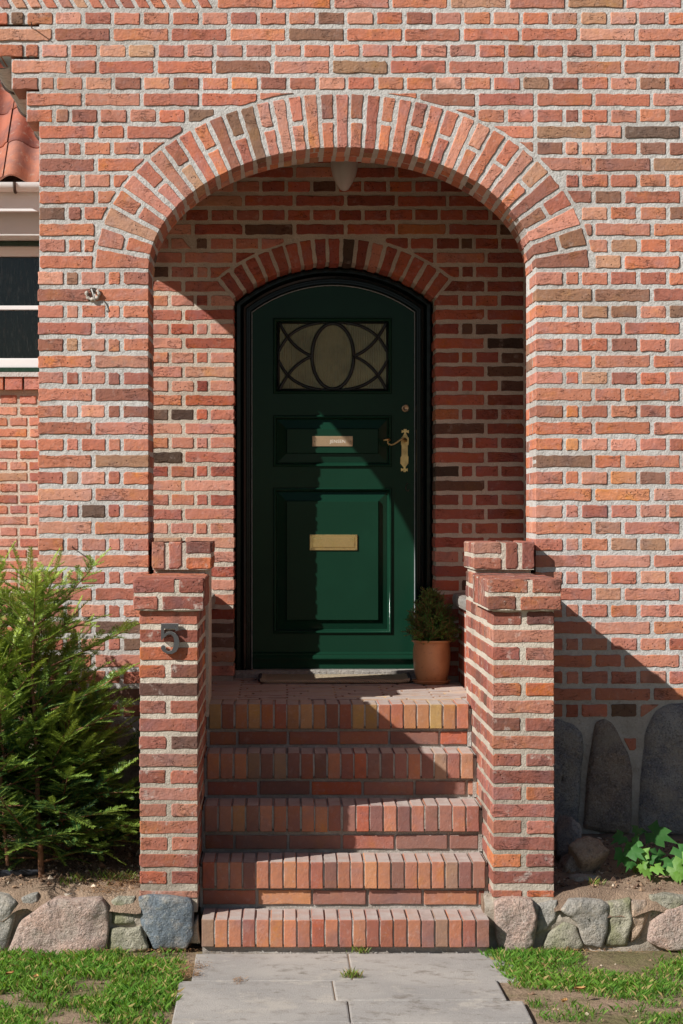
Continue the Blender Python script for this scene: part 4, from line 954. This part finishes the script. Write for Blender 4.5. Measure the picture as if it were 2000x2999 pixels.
# ---------------------------------------------------------------- yew shrub at the left
yb = (PX(118, -.42), -.42, .165)
yew = empty('yew_shrub', yb, 'feathery green yew shrub growing against the wall left of the numbered pier', 'shrub')
NB, ND, NS_, NL, NW, NC = [], [], [], [], [], []
stems = MB(); twigs = MB()
dark, mid, lightc = np.array(lin((40, 82, 52))), np.array(lin((66, 116, 58))), np.array(lin((156, 178, 68)))
def nrm(a): return a / (np.linalg.norm(a, axis=1, keepdims=True) + 1e-9)
def sprig(p0, d0, L, up, young, w=.0016):
    """one twig with two ranks of needles"""
    d = unit(d0); n = max(6, int(L / .0036)); tt = np.arange(n) / n; base = mid * (1 - young) + lightc * young
    if young < .25: base = dark * (1 - young * 2) + mid * young * 2
    bend = nrs.normal(0, .9, 3) + np.array([0, 0, -1.2]); dd = nrm(d[None] + bend[None] * (tt * L)[:, None]); pp = np.array(p0)[None] + np.cumsum(dd, 0) * L / n
    side = nrm(np.cross(dd, up[None])); upn = np.cross(side, dd); ln0 = nrs.uniform(.019, .027)
    for sg in (-1, 1):
        nd = nrm(side * (sg * nrs.uniform(.75, 1.0, (n, 1))) + dd * nrs.uniform(.4, .8, (n, 1)) + upn * nrs.uniform(-.05, .4, (n, 1)))
        ln = ln0 * (1 - .55 * tt ** 3) * (.55 + .45 * np.minimum(1, tt * 5 + .3)) * nrs.uniform(.8, 1.1, n)
        NB.append(pp); ND.append(nd); NS_.append(nrm(np.cross(nd, upn + nrs.normal(0, .35, (n, 3))))); NL.append(ln); NW.append(w * nrs.uniform(.85, 1.25, n))
        g = nrs.uniform(.7, 1.3, (n, 1)); NC.append(np.clip((base[None] * (1 - .35 * tt[:, None]) + lightc[None] * (.3 * (.3 + young)) * tt[:, None]) * g, 0, 1))
    pts = [tuple(p0)] + [tuple(q) for q in pp[5::6]] + [tuple(pp[-1])]; twigs.tube(pts, [.0014] * (len(pts) - 1) + [.0006], 4, False)
def branch(p0, d0, L, r0, young, gap=.021, lt=.145, spread=1.0, bare=.08):
    d = unit(np.array(d0)); p = np.array(p0, dtype=float); n = max(4, int(L / gap)); step = L / n; pts = [p.copy()]; sg = 1
    bend = nrs.normal(0, .5, 3)
    for i in range(n):
        tt = (i + 1) / n; d = unit(d + bend * step + np.array([0, 0, .5 * (1 - tt) - .15]) * step * 1.6); p = p + d * step; pts.append(p.copy())
        if tt < bare: continue
        up = unit(np.array([0, 0, 1]) + nrs.normal(0, .25, 3)); side = unit(np.cross(d, up))
        for s2 in ((sg, -sg) if nrs.rand() < .6 else (sg,)):
            sprig(p, side * s2 * spread + d * nrs.uniform(.6, 1.1) + up * nrs.uniform(-.1, .35), lt * nrs.uniform(.55, 1.15) * (1 - .45 * tt), up, np.clip(young + .14 * tt + nrs.normal(0, .08), 0, 1))
        sg = -sg
    sprig(p, d, lt * .9, unit(np.array([0, 0, 1]) + nrs.normal(0, .2, 3)), np.clip(young + .35, 0, 1))
    stems.tube([tuple(q) for q in pts], list(np.linspace(r0, .0018, len(pts))), 6, False)
def stem(base, top, r0, nbr, Lb, young_lit0, seed):
    base, top = np.array(base), np.array(top); m = 9; pts = [base + (top - base) * i / m + nrs.normal(0, .006, 3) * (0 < i < m) for i in range(m + 1)]
    stems.tube([tuple(p) for p in pts], list(np.linspace(r0, .003, m + 1)), 8, False)
    az = nrs.uniform(0, 6.28)
    for i in range(nbr):
        t_ = .06 + .92 * (i / nbr) ** .9; q = t_ * m; k = min(m - 1, int(q)); p = pts[k] + (pts[k + 1] - pts[k]) * (q - k); az += 2.4 + nrs.normal(0, .3)
        el = R(10 + 50 * t_ ** 1.6 + nrs.normal(0, 7)); L = Lb * (1.05 - .68 * t_) * nrs.uniform(.75, 1.15)
        dv = np.array([math.cos(az) * math.cos(el), math.sin(az) * math.cos(el) * .8, math.sin(el)])
        if seed == 1 and dv[1] < -.45 and .25 < t_ < .75: continue
        if dv[1] > 0: L = min(L, (-.03 - p[1]) / max(.05, dv[1]) * .8)
        if L > .06: branch(p, dv, L, .0045 * (1.2 - t_), young_lit0 * .5 + .55 * t_ ** 2.4)  # lighter towards the top: young growth plus sunlit tips put into the colour
    for k in range(2): branch(pts[-2], unit(top - base) + nrs.normal(0, .12, 3), .16, .003, .75, lt=.06, spread=.8)
stem((PX(122, -.60), -.60, .14), (PX(92, -.60), -.60, PZ(1745, -.60)), .012, 40, .44, .12, 1)
stem((yb[0] - .25, -.38, .2), (yb[0] - .22, -.45, PZ(1770, -.42)), .010, 30, .42, .12, 2)
stem((yb[0] + .06, -.5, .2), (yb[0] + .12, -.55, .62), .007, 18, .36, .10, 3)
stem((yb[0] - .5, -.5, .2), (yb[0] - .55, -.5, 1.08), .010, 22, .45, .15, 4)
stem((yb[0] - .02, -.28, .2), (yb[0] + .0, -.26, 1.0), .008, 34, .42, .05, 6)
stem((yb[0] - .3, -.30, .2), (yb[0] - .34, -.28, 1.08), .008, 30, .42, .05, 7)
stem((yb[0] + .10, -.33, .2), (yb[0] + .16, -.30, .75), .007, 24, .34, .05, 8)
stem((yb[0] - .1, -.62, .2), (yb[0] - .13, -.66, .95), .007, 30, .36, .1, 5)
stem((yb[0] - .32, -.58, .16), (yb[0] - .26, -.60, 1.13), .008, 28, .38, .15, 10)
for (a, b_, c_) in (((150, 1950), (395, 1840), .55), ((150, 2080), (380, 1990), .4), ((180, 2160), (395, 2060), .35), ((150, 2460), (388, 2395), .55), ((110, 1830), (300, 1660), .6), ((120, 1880), (255, 1815), .6), ((140, 2300), (330, 2190), .3), ((140, 2360), (360, 2290), .3), ((130, 2240), (330, 2120), .3), ((120, 2420), (320, 2480), .35)):
    p0 = P(a[0], a[1], -.45 - nrs.uniform(0, .2)); p1 = P(b_[0], b_[1], -.42 - nrs.uniform(0, .25)); dv = np.array(p1 - p0); branch(np.array(p0), unit(dv) + np.array([0, 0, -.05]), np.linalg.norm(dv) * .93, .004, c_ * .6, lt=.12)
for i in range(70):                                             # low skirt of branches down to the soil
    a_ = nrs.uniform(math.pi * .95, math.pi * 2.05); x_ = yb[0] + nrs.uniform(-.75, .14); el = R(nrs.uniform(-4, 40)); branch(np.array([x_, -.46 + nrs.uniform(-.12, .16), .20 + nrs.uniform(0, .38)]), np.array([math.cos(a_) * math.cos(el), math.sin(a_) * math.cos(el) * .7, math.sin(el)]), nrs.uniform(.2, .36), .004, nrs.uniform(.02, .35))
for i in range(26):                                             # dry inner twigs
    k_ = len(NC); x_ = yb[0] + nrs.uniform(-.5, .2); branch(np.array([x_, -.4, nrs.uniform(.25, .9)]), np.array([nrs.normal(0, 1), nrs.normal(-.4, .5), .2]), .16, .003, .1, gap=.05, lt=.08)
    for q in range(k_, len(NC)): NC[q] = np.tile(np.array(lin((134, 96, 60))), (len(NC[q]), 1)) * nrs.uniform(.7, 1.1)
V, Fq, C = needles(*[np.concatenate(q) for q in (NB, ND, NS_, NL, NW, NC)]); cmesh('foliage', V, Fq, C, M_YEW, yew)
stems.build('stem', M_BARK, yew, True); t = NT('green_twig'); M_TWIG = t.fin(lin((122, 138, 60)), .7, .2); twigs.build('twig', M_TWIG, yew, True)
print('yew needles', len(V) // 4)

# ---------------------------------------------------------------- terracotta pot with a dwarf spruce, door mat, lamp, number, hook
pc0 = Vector((PX(1264, 1.06), 1.06, Z_LAND + .001))
t = NT('glazed_terracotta'); c = t.mix(t.ramp(t.noise(9, 4), .35, .65), lin((206, 152, 106)), lin((180, 126, 86))); c = t.mix(t.ramp(t.noise(70, 3), .6, .75, 0, .4), c, lin((96, 62, 44))); M_POT = t.fin(c, .32, .45, t.bump(t.noise(40, 3), .1, .004))
pot = MB().lathe([(.001, .012), (.066, .012), (.070, .018), (.080, .06), (.0855, .11), (.086, .15), (.081, .182), (.083, .188), (.091, .193), (.092, .199), (.088, .201), (.078, .196), (.075, .18), (.074, .165), (.001, .165)], pc0, 48).build('flower_pot', M_POT, None, True)
tag(autosmooth(pot, 60), 'brown glazed terracotta flower pot standing right of the green door', 'flower pot')
autosmooth(MB().lathe([(.001, 0), (.072, 0), (.080, .006), (.088, .016), (.0865, .018), (.078, .010), (.001, .009)], pc0, 48).build('saucer', M_POT, pot), 60)
sp = empty('dwarf_spruce', pc0 + Vector((0, 0, .165)), 'small dense conical spruce planted in the brown pot', 'potted plant')
NB, ND, NS_, NL, NW, NC = [], [], [], [], [], []
tw2 = MB(); top = np.array(pc0) + np.array([-.008, 0, .405]); bas = np.array(pc0) + np.array([0, 0, .16]); sd, sl_ = np.array(lin((74, 124, 58))), np.array(lin((136, 172, 66)))
def spr_twig(p, d, L, yng):
    d = unit(d); n = int(L / .0028)
    for i in range(n):
        q = p + d * L * i / n; a = nrs.uniform(0, 6.28); e1 = unit(np.cross(d, [0.3, .2, .9])); e2 = np.cross(d, e1); r_ = e1 * math.cos(a) + e2 * math.sin(a)
        nd = unit(r_ + d * nrs.uniform(.5, 1.0)); NB.append(q); ND.append(nd); NS_.append(unit(np.cross(nd, d))); NL.append(nrs.uniform(.009, .013)); NW.append(.0015); NC.append((sd * (1 - yng) + sl_ * yng) * nrs.uniform(.7, 1.3))
    tw2.tube([tuple(p), tuple(p + d * L)], [.0016, .0008], 4, False)
tw2.tube([tuple(bas), tuple(top)], [.006, .002], 6)
for i in range(260):
    t_ = nrs.uniform(0, 1) ** 1.25; p = bas + (top - bas) * (t_ * .97); az = nrs.uniform(0, 6.28); Lb = (.118 * (1 - t_) ** .7 + .022) * nrs.uniform(.75, 1.2); el = R(nrs.uniform(15, 45) + 25 * t_)
    d = np.array([math.cos(az) * math.cos(el), math.sin(az) * math.cos(el), math.sin(el)]); m_ = max(1, int(Lb / .025)); y_ = nrs.choice([.05, .2, .5], p=[.6, .28, .12])
    spr_twig(p, d, Lb, y_)
    for k in range(m_ * 2): spr_twig(p + d * Lb * nrs.uniform(.3, .95), d + nrs.normal(0, .6, 3) + np.array([0, 0, .3]), nrs.uniform(.022, .042), y_)
spr_twig(top - np.array([0, 0, .02]), np.array([.05, 0, 1]), .05, .3)
V, Fq, C = needles(NB, ND, NS_, NL, NW, NC); cmesh('foliage', V, Fq, C, M_SPRUCE, sp); tw2.build('stem', M_BARK, sp)
MB().lathe([(.001, .0), (.0735, .0), (.0735, .006), (.04, .012), (.001, .010)], pc0 + Vector((0, 0, .166)), 24).build('potting_soil', M_SOIL, sp)
# woven mat with a turned-up corner
t = NT('woven_coir'); wv = t.n('TexWave', wave_type='BANDS', bands_direction='DIAGONAL'); t.l(t.pos, wv.inputs['Vector']); wv.inputs['Scale'].default_value = 60; wv.inputs['Distortion'].default_value = 1.5
c = t.mix(wv.outputs['Fac'], lin((196, 180, 152)), lin((150, 134, 112))); M_MAT = t.fin(c, .95, .1, t.bump(wv.outputs['Fac'], .8, .004))
mx0, mx1, my0, my1 = -.345, .340, 1.055, 1.385
def mat_z(x, y):
    w = abs(math.sin(x * 95 + math.sin(y * 80) * 2)) * .002 + abs(math.sin(y * 110)) * .0015
    cu = max(0, (x - (mx1 - .055)) / .055) * max(0, 1 - abs(y - 1.2) / .28); cu2 = max(0, (mx0 + .03 - x) / .03) * max(0, 1 - abs(y - 1.2) / .3)
    return Z_LAND + .0165 + w + .022 * cu ** 1.5 + .010 * cu2
v, f = hgrid(mx0, mx1, my0, my1, 130, 40, mat_z); n0 = len(v); v2 = [(x, y, max(Z_LAND + .0025, z - .014)) for x, y, z in v]
edge = [i for i in range(131)] + [131 * j + 130 for j in range(1, 41)] + [131 * 40 + i for i in range(129, -1, -1)] + [131 * j for j in range(39, 0, -1)]
f += [(edge[i], n0 + edge[i], n0 + edge[(i + 1) % len(edge)], edge[(i + 1) % len(edge)]) for i in range(len(edge))] + [tuple(n0 + q for q in reversed(g)) for g in f[:130 * 40]]
mat_o = tag(obj('door_mat', v + v2, f, M_MAT, None, True), 'pale woven door mat lying on the landing before the green door', 'door mat')
M_EDGE = NT('dark_mat_edge').fin(lin((70, 72, 76)), .9, .1)
MB().tube([(mx0, my0 + .01 + (my1 - my0 - .02) * i / 12, mat_z(mx0, my0 + (my1 - my0) * i / 12) - .006) for i in range(13)], .009, 8).build('mat_edging', M_EDGE, mat_o, True); MB().tube([(mx1, my0 + .01 + (my1 - my0 - .02) * i / 12, mat_z(mx1, my0 + (my1 - my0) * i / 12) - .006) for i in range(13)], .009, 8).build('mat_edging', M_EDGE, mat_o, True)
# lamp under the porch ceiling
lc = Vector((PX(1008, .8), .8, 3.2)); zb_ = PZ(560, .8) - 3.2
t = NT('frosted_lamp_glass'); t.fin((.55, .50, .46), .35, .4); t.b.inputs['Transmission Weight'].default_value = .25; M_LGL = t.m
lamp = tag(MB().lathe([(.001, 0), (.05, 0), (.05, -.02), (.030, -.028), (.012, -.05)][::-1], lc, 24).build('porch_lamp', M_ZINC, None, True), 'frosted glass lamp shade hanging under the arch crown', 'lamp')
MB().lathe([(.006, zb_), (.018, zb_ + .006), (.035, zb_ + .03), (.051, zb_ + .065), (.059, zb_ + .10), (.062, zb_ + .15), (.061, zb_ + .19), (.045, zb_ + .215), (.02, zb_ + .222), (.006, zb_ + .222)], lc, 32).build('glass_shade', M_LGL, lamp, True)
# house number
N5 = [(480, 1395), (742, 1395), (742, 1500), (702, 1512), (694, 1472), (524, 1472), (524, 1552), (575, 1524), (640, 1518), (700, 1545), (740, 1600), (756, 1670), (748, 1755), (712, 1822), (645, 1860), (575, 1856), (512, 1825), (476, 1775), (484, 1738), (512, 1724), (542, 1738), (548, 1772), (556, 1806), (596, 1824), (645, 1800), (672, 1740), (680, 1665), (668, 1600), (635, 1560), (585, 1560), (530, 1605), (486, 1650), (478, 1646)]
def n5(x, y): return (PX(380 + x / 5.227, PIER_Y0 - .02), PZ(1560 + y / 5.227, PIER_Y0 - .02))
P5 = [n5(*p) for p in N5][::-1]
MB5 = MB().prism(P5[::-1] if sum(P5[i][0] * P5[(i + 1) % len(P5)][1] - P5[(i + 1) % len(P5)][0] * P5[i][1] for i in range(len(P5))) < 0 else P5, PIER_Y0 - .022, PIER_Y0 - .006)
nb = tag(MB5.build('house_number', M_NUM), 'grey metal house number 5 on the left pier', 'house number')
bm = bmesh.new(); bm.from_mesh(nb.data); bmesh.ops.triangulate(bm, faces=[q for q in bm.faces if len(q.verts) > 4], ngon_method='EAR_CLIP'); bmesh.ops.recalc_face_normals(bm, faces=bm.faces); bm.to_mesh(nb.data); bm.free(); nb.data.materials.append(M_NUM_LIT)
for q in nb.data.polygons: q.material_index = 0 if abs(q.normal.y) > .7 else 1  # side faces get a pale material: sunlit edges put into the colour
for (a, b_) in ((520, 1437), (697, 1437)): c_ = n5(a, b_); MB().lathe([(.0018, 0), (.0018, .001)], (0, 0, 0), 8).build('screw', M_IRON, nb).matrix_basis = Matrix.Translation((c_[0], PIER_Y0 - .022, c_[1])) @ Matrix.Rotation(R(90), 4, 'X')
for (a, b_) in ((520, 1437), (697, 1437), (560, 1840)): c_ = n5(a, b_); MB().tube([(c_[0], PIER_Y0 - .007, c_[1]), (c_[0], PIER_Y0 + .01, c_[1])], .004, 8).build('fixing_pin', M_IRON, nb)
# broken wall fitting on the left pillar
hc = P(272, 862, 0); hk = empty('wall_hook', hc, 'broken white wall fitting with a bent hook on the left pillar', 'hook')
pts = [(hc.x + .025 * math.cos(a), 0, hc.z + .022 * math.sin(a)) for a in [R(150 + 250 * i / 16) for i in range(17)]]
MB().tube([(x, -.006 - .003 * math.sin(i), z) for i, (x, _, z) in enumerate(pts)], [.004 + .0045 * (i % 3 > 0) for i in range(17)], 7).build('broken_rose', M_PLASTER, hk, True)
MB().tube([(hc.x - .006, .002, hc.z + .016), (hc.x - .004, -.02, hc.z + .018), (hc.x + .002, -.034, hc.z + .004), (hc.x + .010, -.036, hc.z - .022), (hc.x + .014, -.026, hc.z - .034)], .0032, 8).build('bent_hook', M_ZINC, hk, True)
MB().box(hc.x - .012, hc.x + .010, -.002, .002, hc.z + .008, hc.z + .026).build('hole_plug', M_IRON, hk)
# two iron nails in the wall
for (px, py, l_, tx) in ((92, 82, .05, 'thin iron nail sticking out near the top left corbel'), (212, 1605, .05, 'thin iron nail in the wall above the yew')):
    p = P(px, py, 0); tag(MB().tube([(p.x, .01, p.z), (p.x + .006, -l_, p.z + .008)], .0025, 6).build('nail', M_IRON), tx, 'nail')

# ---------------------------------------------------------------- ivy
def ivy_leaf_mesh(seed):
    r_ = random.Random(seed); ang = [(-90, .06), (-62, .50), (-35, .55), (-8, .95), (10, .62), (32, .70), (55, .92), (72, .66), (90, 1.25)]
    o_ = [(r * math.cos(R(a)), r * math.sin(R(a))) for a, r in ang]; L = [(x * .8 * r_.uniform(.92, 1.08), y * r_.uniform(.94, 1.06)) for x, y in o_]; full = L + [(-x * r_.uniform(.92, 1.08), y) for x, y in L[-2:0:-1]]
    cup = r_.uniform(.1, .3); V = [(0, .15, .02)]
    for (x, y) in full: V.append((x, y, -cup * (x * x + .5 * y * y) + .06 * math.sin(x * 4 + y * 3)))
    for (x, y) in full: V.append((x * .5, y * .5 + .07, -cup * .25 * (x * x + .5 * y * y) + (.04 if abs(x) > .2 else 0)))
    n = len(full); F_ = []
    for k in range(n): F_ += [(1 + k, 1 + (k + 1) % n, 1 + n + (k + 1) % n, 1 + n + k), (0, 1 + n + k, 1 + n + (k + 1) % n)]
    me = mesh('leaf', V, F_, M_IVYO, True); return me
t = NT('ivy_leaf_glossy'); c = t.n('ObjectInfo').outputs['Color']; c = t.mix(t.ramp(t.noise(40, 3), .4, .65, 0, .4), c, t.hsv(c, .49, .9, 1.25)); t.fin(c, .5, .25, t.bump(t.noise(60, 3), .3, .004)); tr = t.n('BsdfTranslucent'); t.l(t.hsv(c, .48, 1.1, 1.6), tr.inputs[0]); mxs = t.n('MixShader'); mxs.inputs[0].default_value = .28; t.l(t.b.outputs[0], mxs.inputs[1]); t.l(tr.outputs[0], mxs.inputs[2]); t.l(mxs.outputs[0], t.out.inputs[0]); M_IVYO = t.m
LM = [ivy_leaf_mesh(i) for i in range(6)]
def ivy(name, base, leaves, label):
    root = empty(name, base, label, 'ivy', 'ivy seedlings on the right bed'); stm = MB()
    for (px, py, Y, size, yng) in leaves:
        Y = Y * .6 - .30
        p = P(px, py, Y); size *= 1.35 / S(Y)
        stm.tube([tuple(base), tuple((Vector(base) + p) / 2 + Vector((0, 0, .02))), tuple(p)], [.002, .0015, .001], 5, False)
        o = bpy.data.objects.new('leaf', rng.choice(LM)); link(o, root); e = Matrix.Rotation(rng.uniform(-1.1, 1.1), 4, 'Y') @ Matrix.Rotation(rng.uniform(.5, 1.2), 4, 'X') @ Matrix.Rotation(rng.uniform(2.3, 4.0), 4, 'Z')
        o.matrix_basis = Matrix.Translation(p) @ e @ Matrix.Scale(size, 4); g = rng.uniform(.8, 1.2); cc = lin((66, 116, 54)) if not yng else lin((104, 146, 60)); o.color = (cc[0] * g, cc[1] * g, cc[2] * g, 1)
    stm.build('stem', M_TWIG, root, True)
ivy('ivy_plant', (PX(1858, -.55), -.55, .155), [(1915, 2440, -.35, 44, 0), (1870, 2428, -.3, 24, 0), (1822, 2450, -.4, 28, 0), (1852, 2470, -.45, 32, 0), (1822, 2500, -.42, 30, 0), (1850, 2490, -.5, 34, 0), (1880, 2500, -.5, 26, 1), (1900, 2515, -.5, 26, 0), (1880, 2535, -.55, 22, 1), (1925, 2500, -.45, 30, 0), (1892, 2550, -.6, 22, 1), (1920, 2540, -.6, 24, 1), (1845, 2525, -.5, 22, 0)], 'dark green ivy seedling with upright leaves on the right soil bed')
ivy('ivy_plant', (PX(1985, -.58), -.58, .15), [(1965, 2520, -.5, 34, 0), (1990, 2490, -.5, 34, 0), (1975, 2545, -.6, 36, 1), (2000, 2520, -.55, 42, 1), (1955, 2540, -.55, 26, 0), (1990, 2560, -.65, 20, 1), (2030, 2500, -.5, 40, 0), (2050, 2540, -.6, 40, 1)], 'ivy seedling with bright sunlit leaves at the right edge')

# ---------------------------------------------------------------- grass, gravel, hose, fallen leaves
def in_path(x, y): return y < -1.2 and -.60 < x < .60
GV, GC = [], []
for _ in range(150000):
    y = nrs.uniform(-2.5, -.87); x = nrs.uniform(-2.1, 2.1)
    if x > -.05 + 1.55 or x < -1.75: 
        if nrs.rand() < .6: continue
    if (-.595 + .03 * noise.noise(Vector((y * 9, 1, 0)))) < x < (.505 + .085 * max(0, (-1.0 - y)) + .04 * noise.noise(Vector((y * 9, 5, 0)))): continue
    m_ = noise.fractal(Vector((x * 2.4 + 4, y * 3.2, 7)), 1, 2, 3) * 1.2 + noise.noise(Vector((x * 9, y * 9, 1))) * .35
    if x > 0: m_ += .26 - max(0, (-1.45 - y)) * .9
    else: m_ += .30 - max(0, (-1.45 - y)) * .55
    if y > -1.0: m_ -= .15
    if m_ < nrs.normal(.06, .16): continue
    h = nrs.uniform(.009, .034) * (1 + .4 * max(0, m_)) * (1.2 if x < 0 else 1); a = nrs.uniform(0, 6.28); ln = nrs.uniform(.1, .9) * h; w_ = nrs.uniform(.0005, .0010); z0 = gh(x, y) - .002
    dx_, dy_ = math.cos(a), math.sin(a); px_, py_ = -dy_ * w_, dx_ * w_
    GV += [(x - px_, y - py_, z0), (x + px_, y + py_, z0), (x + px_ * .8 + dx_ * ln * .35, y + py_ * .8 + dy_ * ln * .35, z0 + h * .6), (x + dx_ * ln, y + dy_ * ln, z0 + h * (1 - .2 * ln / h))]
    k = nrs.uniform(0, 1); c_ = (np.array(lin((74, 122, 44))) * (1 - k) + np.array(lin((114, 156, 62))) * k) * nrs.uniform(.7, 1.15)
    if nrs.rand() < .13: c_ = np.array(lin((176, 160, 104)))
    GC += [c_ * .8, c_ * .8, c_, c_ * 1.1]
for (px, py, Y, n_, rad_) in ((1030, 2862, None, 90, .02), (215, 2588, -.70, 60, .03), (360, 2570, -.66, 90, .05), (1750, 2610, -.72, 30, .02), (1060, 2790, None, 30, .02), (300, 2545, -.6, 30, .03)):
    y = Y if Y is not None else GY(py); c0 = P(px, py, y)
    for _ in range(n_):
        x, yy_ = c0.x + nrs.normal(0, rad_), y + nrs.normal(0, rad_ * .5); h = nrs.uniform(.015, .035); a = nrs.uniform(0, 6.28); w_ = .0012; ln = h * .7; z0 = soil_h(x, yy_) if Y is not None else GZ
        dx_, dy_ = math.cos(a), math.sin(a); px_, py_ = -dy_ * w_, dx_ * w_
        GV += [(x - px_, yy_ - py_, z0), (x + px_, yy_ + py_, z0), (x + px_ * .8 + dx_ * ln * .4, yy_ + py_ * .8 + dy_ * ln * .4, z0 + h * .6), (x + dx_ * ln, yy_ + dy_ * ln, z0 + h)]
        c_ = np.array(lin((110, 140, 56))) if nrs.rand() < .7 else np.array(lin((170, 150, 100))); GC += [c_] * 4
tag(cmesh('grass', GV, np.arange(len(GV)).reshape(-1, 4), np.array(GC), M_GRASS), 'short patchy green lawn grass beside the path', 'grass', kind='stuff')
# crumbs of soil and gravel
GV, GF, GC = [], [], []
for _ in range(5200):
    if nrs.rand() < .72:
        x = nrs.uniform(-1.9, -.76) if nrs.rand() < .55 else nrs.uniform(.74, 1.9); y = nrs.uniform(-.76, -.1); z = soil_h(x, y); s_ = nrs.lognormal(math.log(.0042), .55)
    else:
        x = nrs.uniform(-1.8, 1.8); y = nrs.uniform(-2.3, -.86)
        if -.6 < x < .56 and y < -.9: continue
        z = gh(x, y); s_ = nrs.lognormal(math.log(.0032), .5)
    s_ = min(s_, .016); b0 = len(GV); c_ = np.array(lin(((150, 124, 100), (120, 96, 78), (190, 172, 150), (98, 80, 68))[nrs.choice(4, p=[.4, .3, .12, .18])])) * nrs.uniform(.8, 1.2)
    q = nrs.normal(0, 1, (6, 3)) * .25 + np.array([[1, 0, 0], [-1, 0, 0], [0, 1, 0], [0, -1, 0], [0, 0, .8], [0, 0, -.8]])
    for p in q: GV.append((x + p[0] * s_, y + p[1] * s_, z + p[2] * s_ + s_ * .25)); GC.append(c_)
    GF += [(b0 + a, b0 + b_, b0 + c2) for a, b_, c2 in ((0, 2, 4), (2, 1, 4), (1, 3, 4), (3, 0, 4), (2, 0, 5), (1, 2, 5), (3, 1, 5), (0, 3, 5))]
t = NT('soil_crumbs'); M_CRUMB = t.fin(t.n('Attribute', attribute_name='Col').outputs['Color'], .95, .1)
tag(cmesh('gravel', GV, GF, np.array(GC), M_CRUMB), 'crumbs of dry soil and gravel on the beds', 'gravel', kind='stuff')
# dry moss and straw clumps on the stone wall and by the slabs
NB, ND, NS_, NL, NW, NC = [], [], [], [], [], []
for (px, py, Y, n_, rx, rz) in ((305, 2612, -.78, 420, .05, .012), (345, 2590, -.74, 200, .05, .01), (545, 2856, None, 420, .025, .01), (560, 2835, None, 240, .03, .01), (700, 2873, None, 90, .012, .004), (1610, 2790, -.88, 160, .08, .006), (1790, 2788, -.88, 160, .1, .006), (480, 2788, -.88, 200, .08, .006), (250, 2808, -.90, 200, .12, .006)):
    y = Y if Y is not None else GY(py); c0 = P(px, py, y)
    for _ in range(n_):
        NB.append((c0.x + nrs.normal(0, rx), y + nrs.normal(0, .02), max(c0.z, GZ) + abs(nrs.normal(0, rz)))); d = unit(nrs.normal(0, 1, 3) * np.array([1, 1, .5])); ND.append(d); NS_.append(unit(np.cross(d, nrs.normal(0, 1, 3)))); NL.append(nrs.uniform(.008, .022)); NW.append(.0009); NC.append(np.array(lin((150, 116, 84))) * nrs.uniform(.6, 1.3))
V, Fq, C = needles(NB, ND, NS_, NL, NW, NC); tag(cmesh('dry_moss', V, Fq, C, M_CRUMB), 'brown dry moss and straw tufts by the stones', 'moss', kind='stuff')
hpts = [P(-60, 2520, -.62), P(0, 2544, -.60), P(60, 2552, -.60), P(110, 2562, -.58), P(135, 2566, -.56)]
t = NT('dark_bark'); M_LOG = t.fin(t.mix(t.ramp(t.noise(40, 4), .4, .6), lin((64, 66, 72)), lin((44, 42, 42))), .85, .2, t.bump(t.noise(50, 4), .7, .005))
tag(MB().tube([(p.x, p.y, soil_h(p.x, p.y) + .010) for p in hpts], [.014, .014, .013, .011, .006], 10).build('fallen_branch', M_LOG, None, True), 'dark fallen branch lying on the soil under the yew', 'branch')
t = NT('dry_leaf'); M_DRY = t.fin(t.mix(t.ramp(t.noise(60, 3), .4, .6), lin((190, 148, 92)), lin((140, 96, 60))), .8, .2)
for (px, py, tx) in ((28, 2880, 'curled tan fallen leaf on the lawn at the far left'), (1698, 2925, 'curled brown fallen leaf on the right lawn by the paving'), (1652, 2962, 'brown fallen leaf on the right lawn at the bottom'), (105, 2890, 'small dry fallen leaf on the left lawn')):
    y = GY(py); p = P(px, py, y); a = rng.uniform(0, 6); L = []
    for i in range(7):
        for j in (-1, 0, 1): u = i / 6 - .5; L.append((p.x + math.cos(a) * u * .04 - math.sin(a) * j * .011 * math.cos(u * 3), y + math.sin(a) * u * .04 + math.cos(a) * j * .011 * math.cos(u * 3), GZ + .03 + abs(j) * .007 + .012 * u * u))
    tag(obj('fallen_leaf', L, [(3 * i + j, 3 * i + j + 1, 3 * i + j + 4, 3 * i + j + 3) for i in range(6) for j in (0, 1)], M_DRY, None, True), tx, 'leaf', 'fallen leaves')
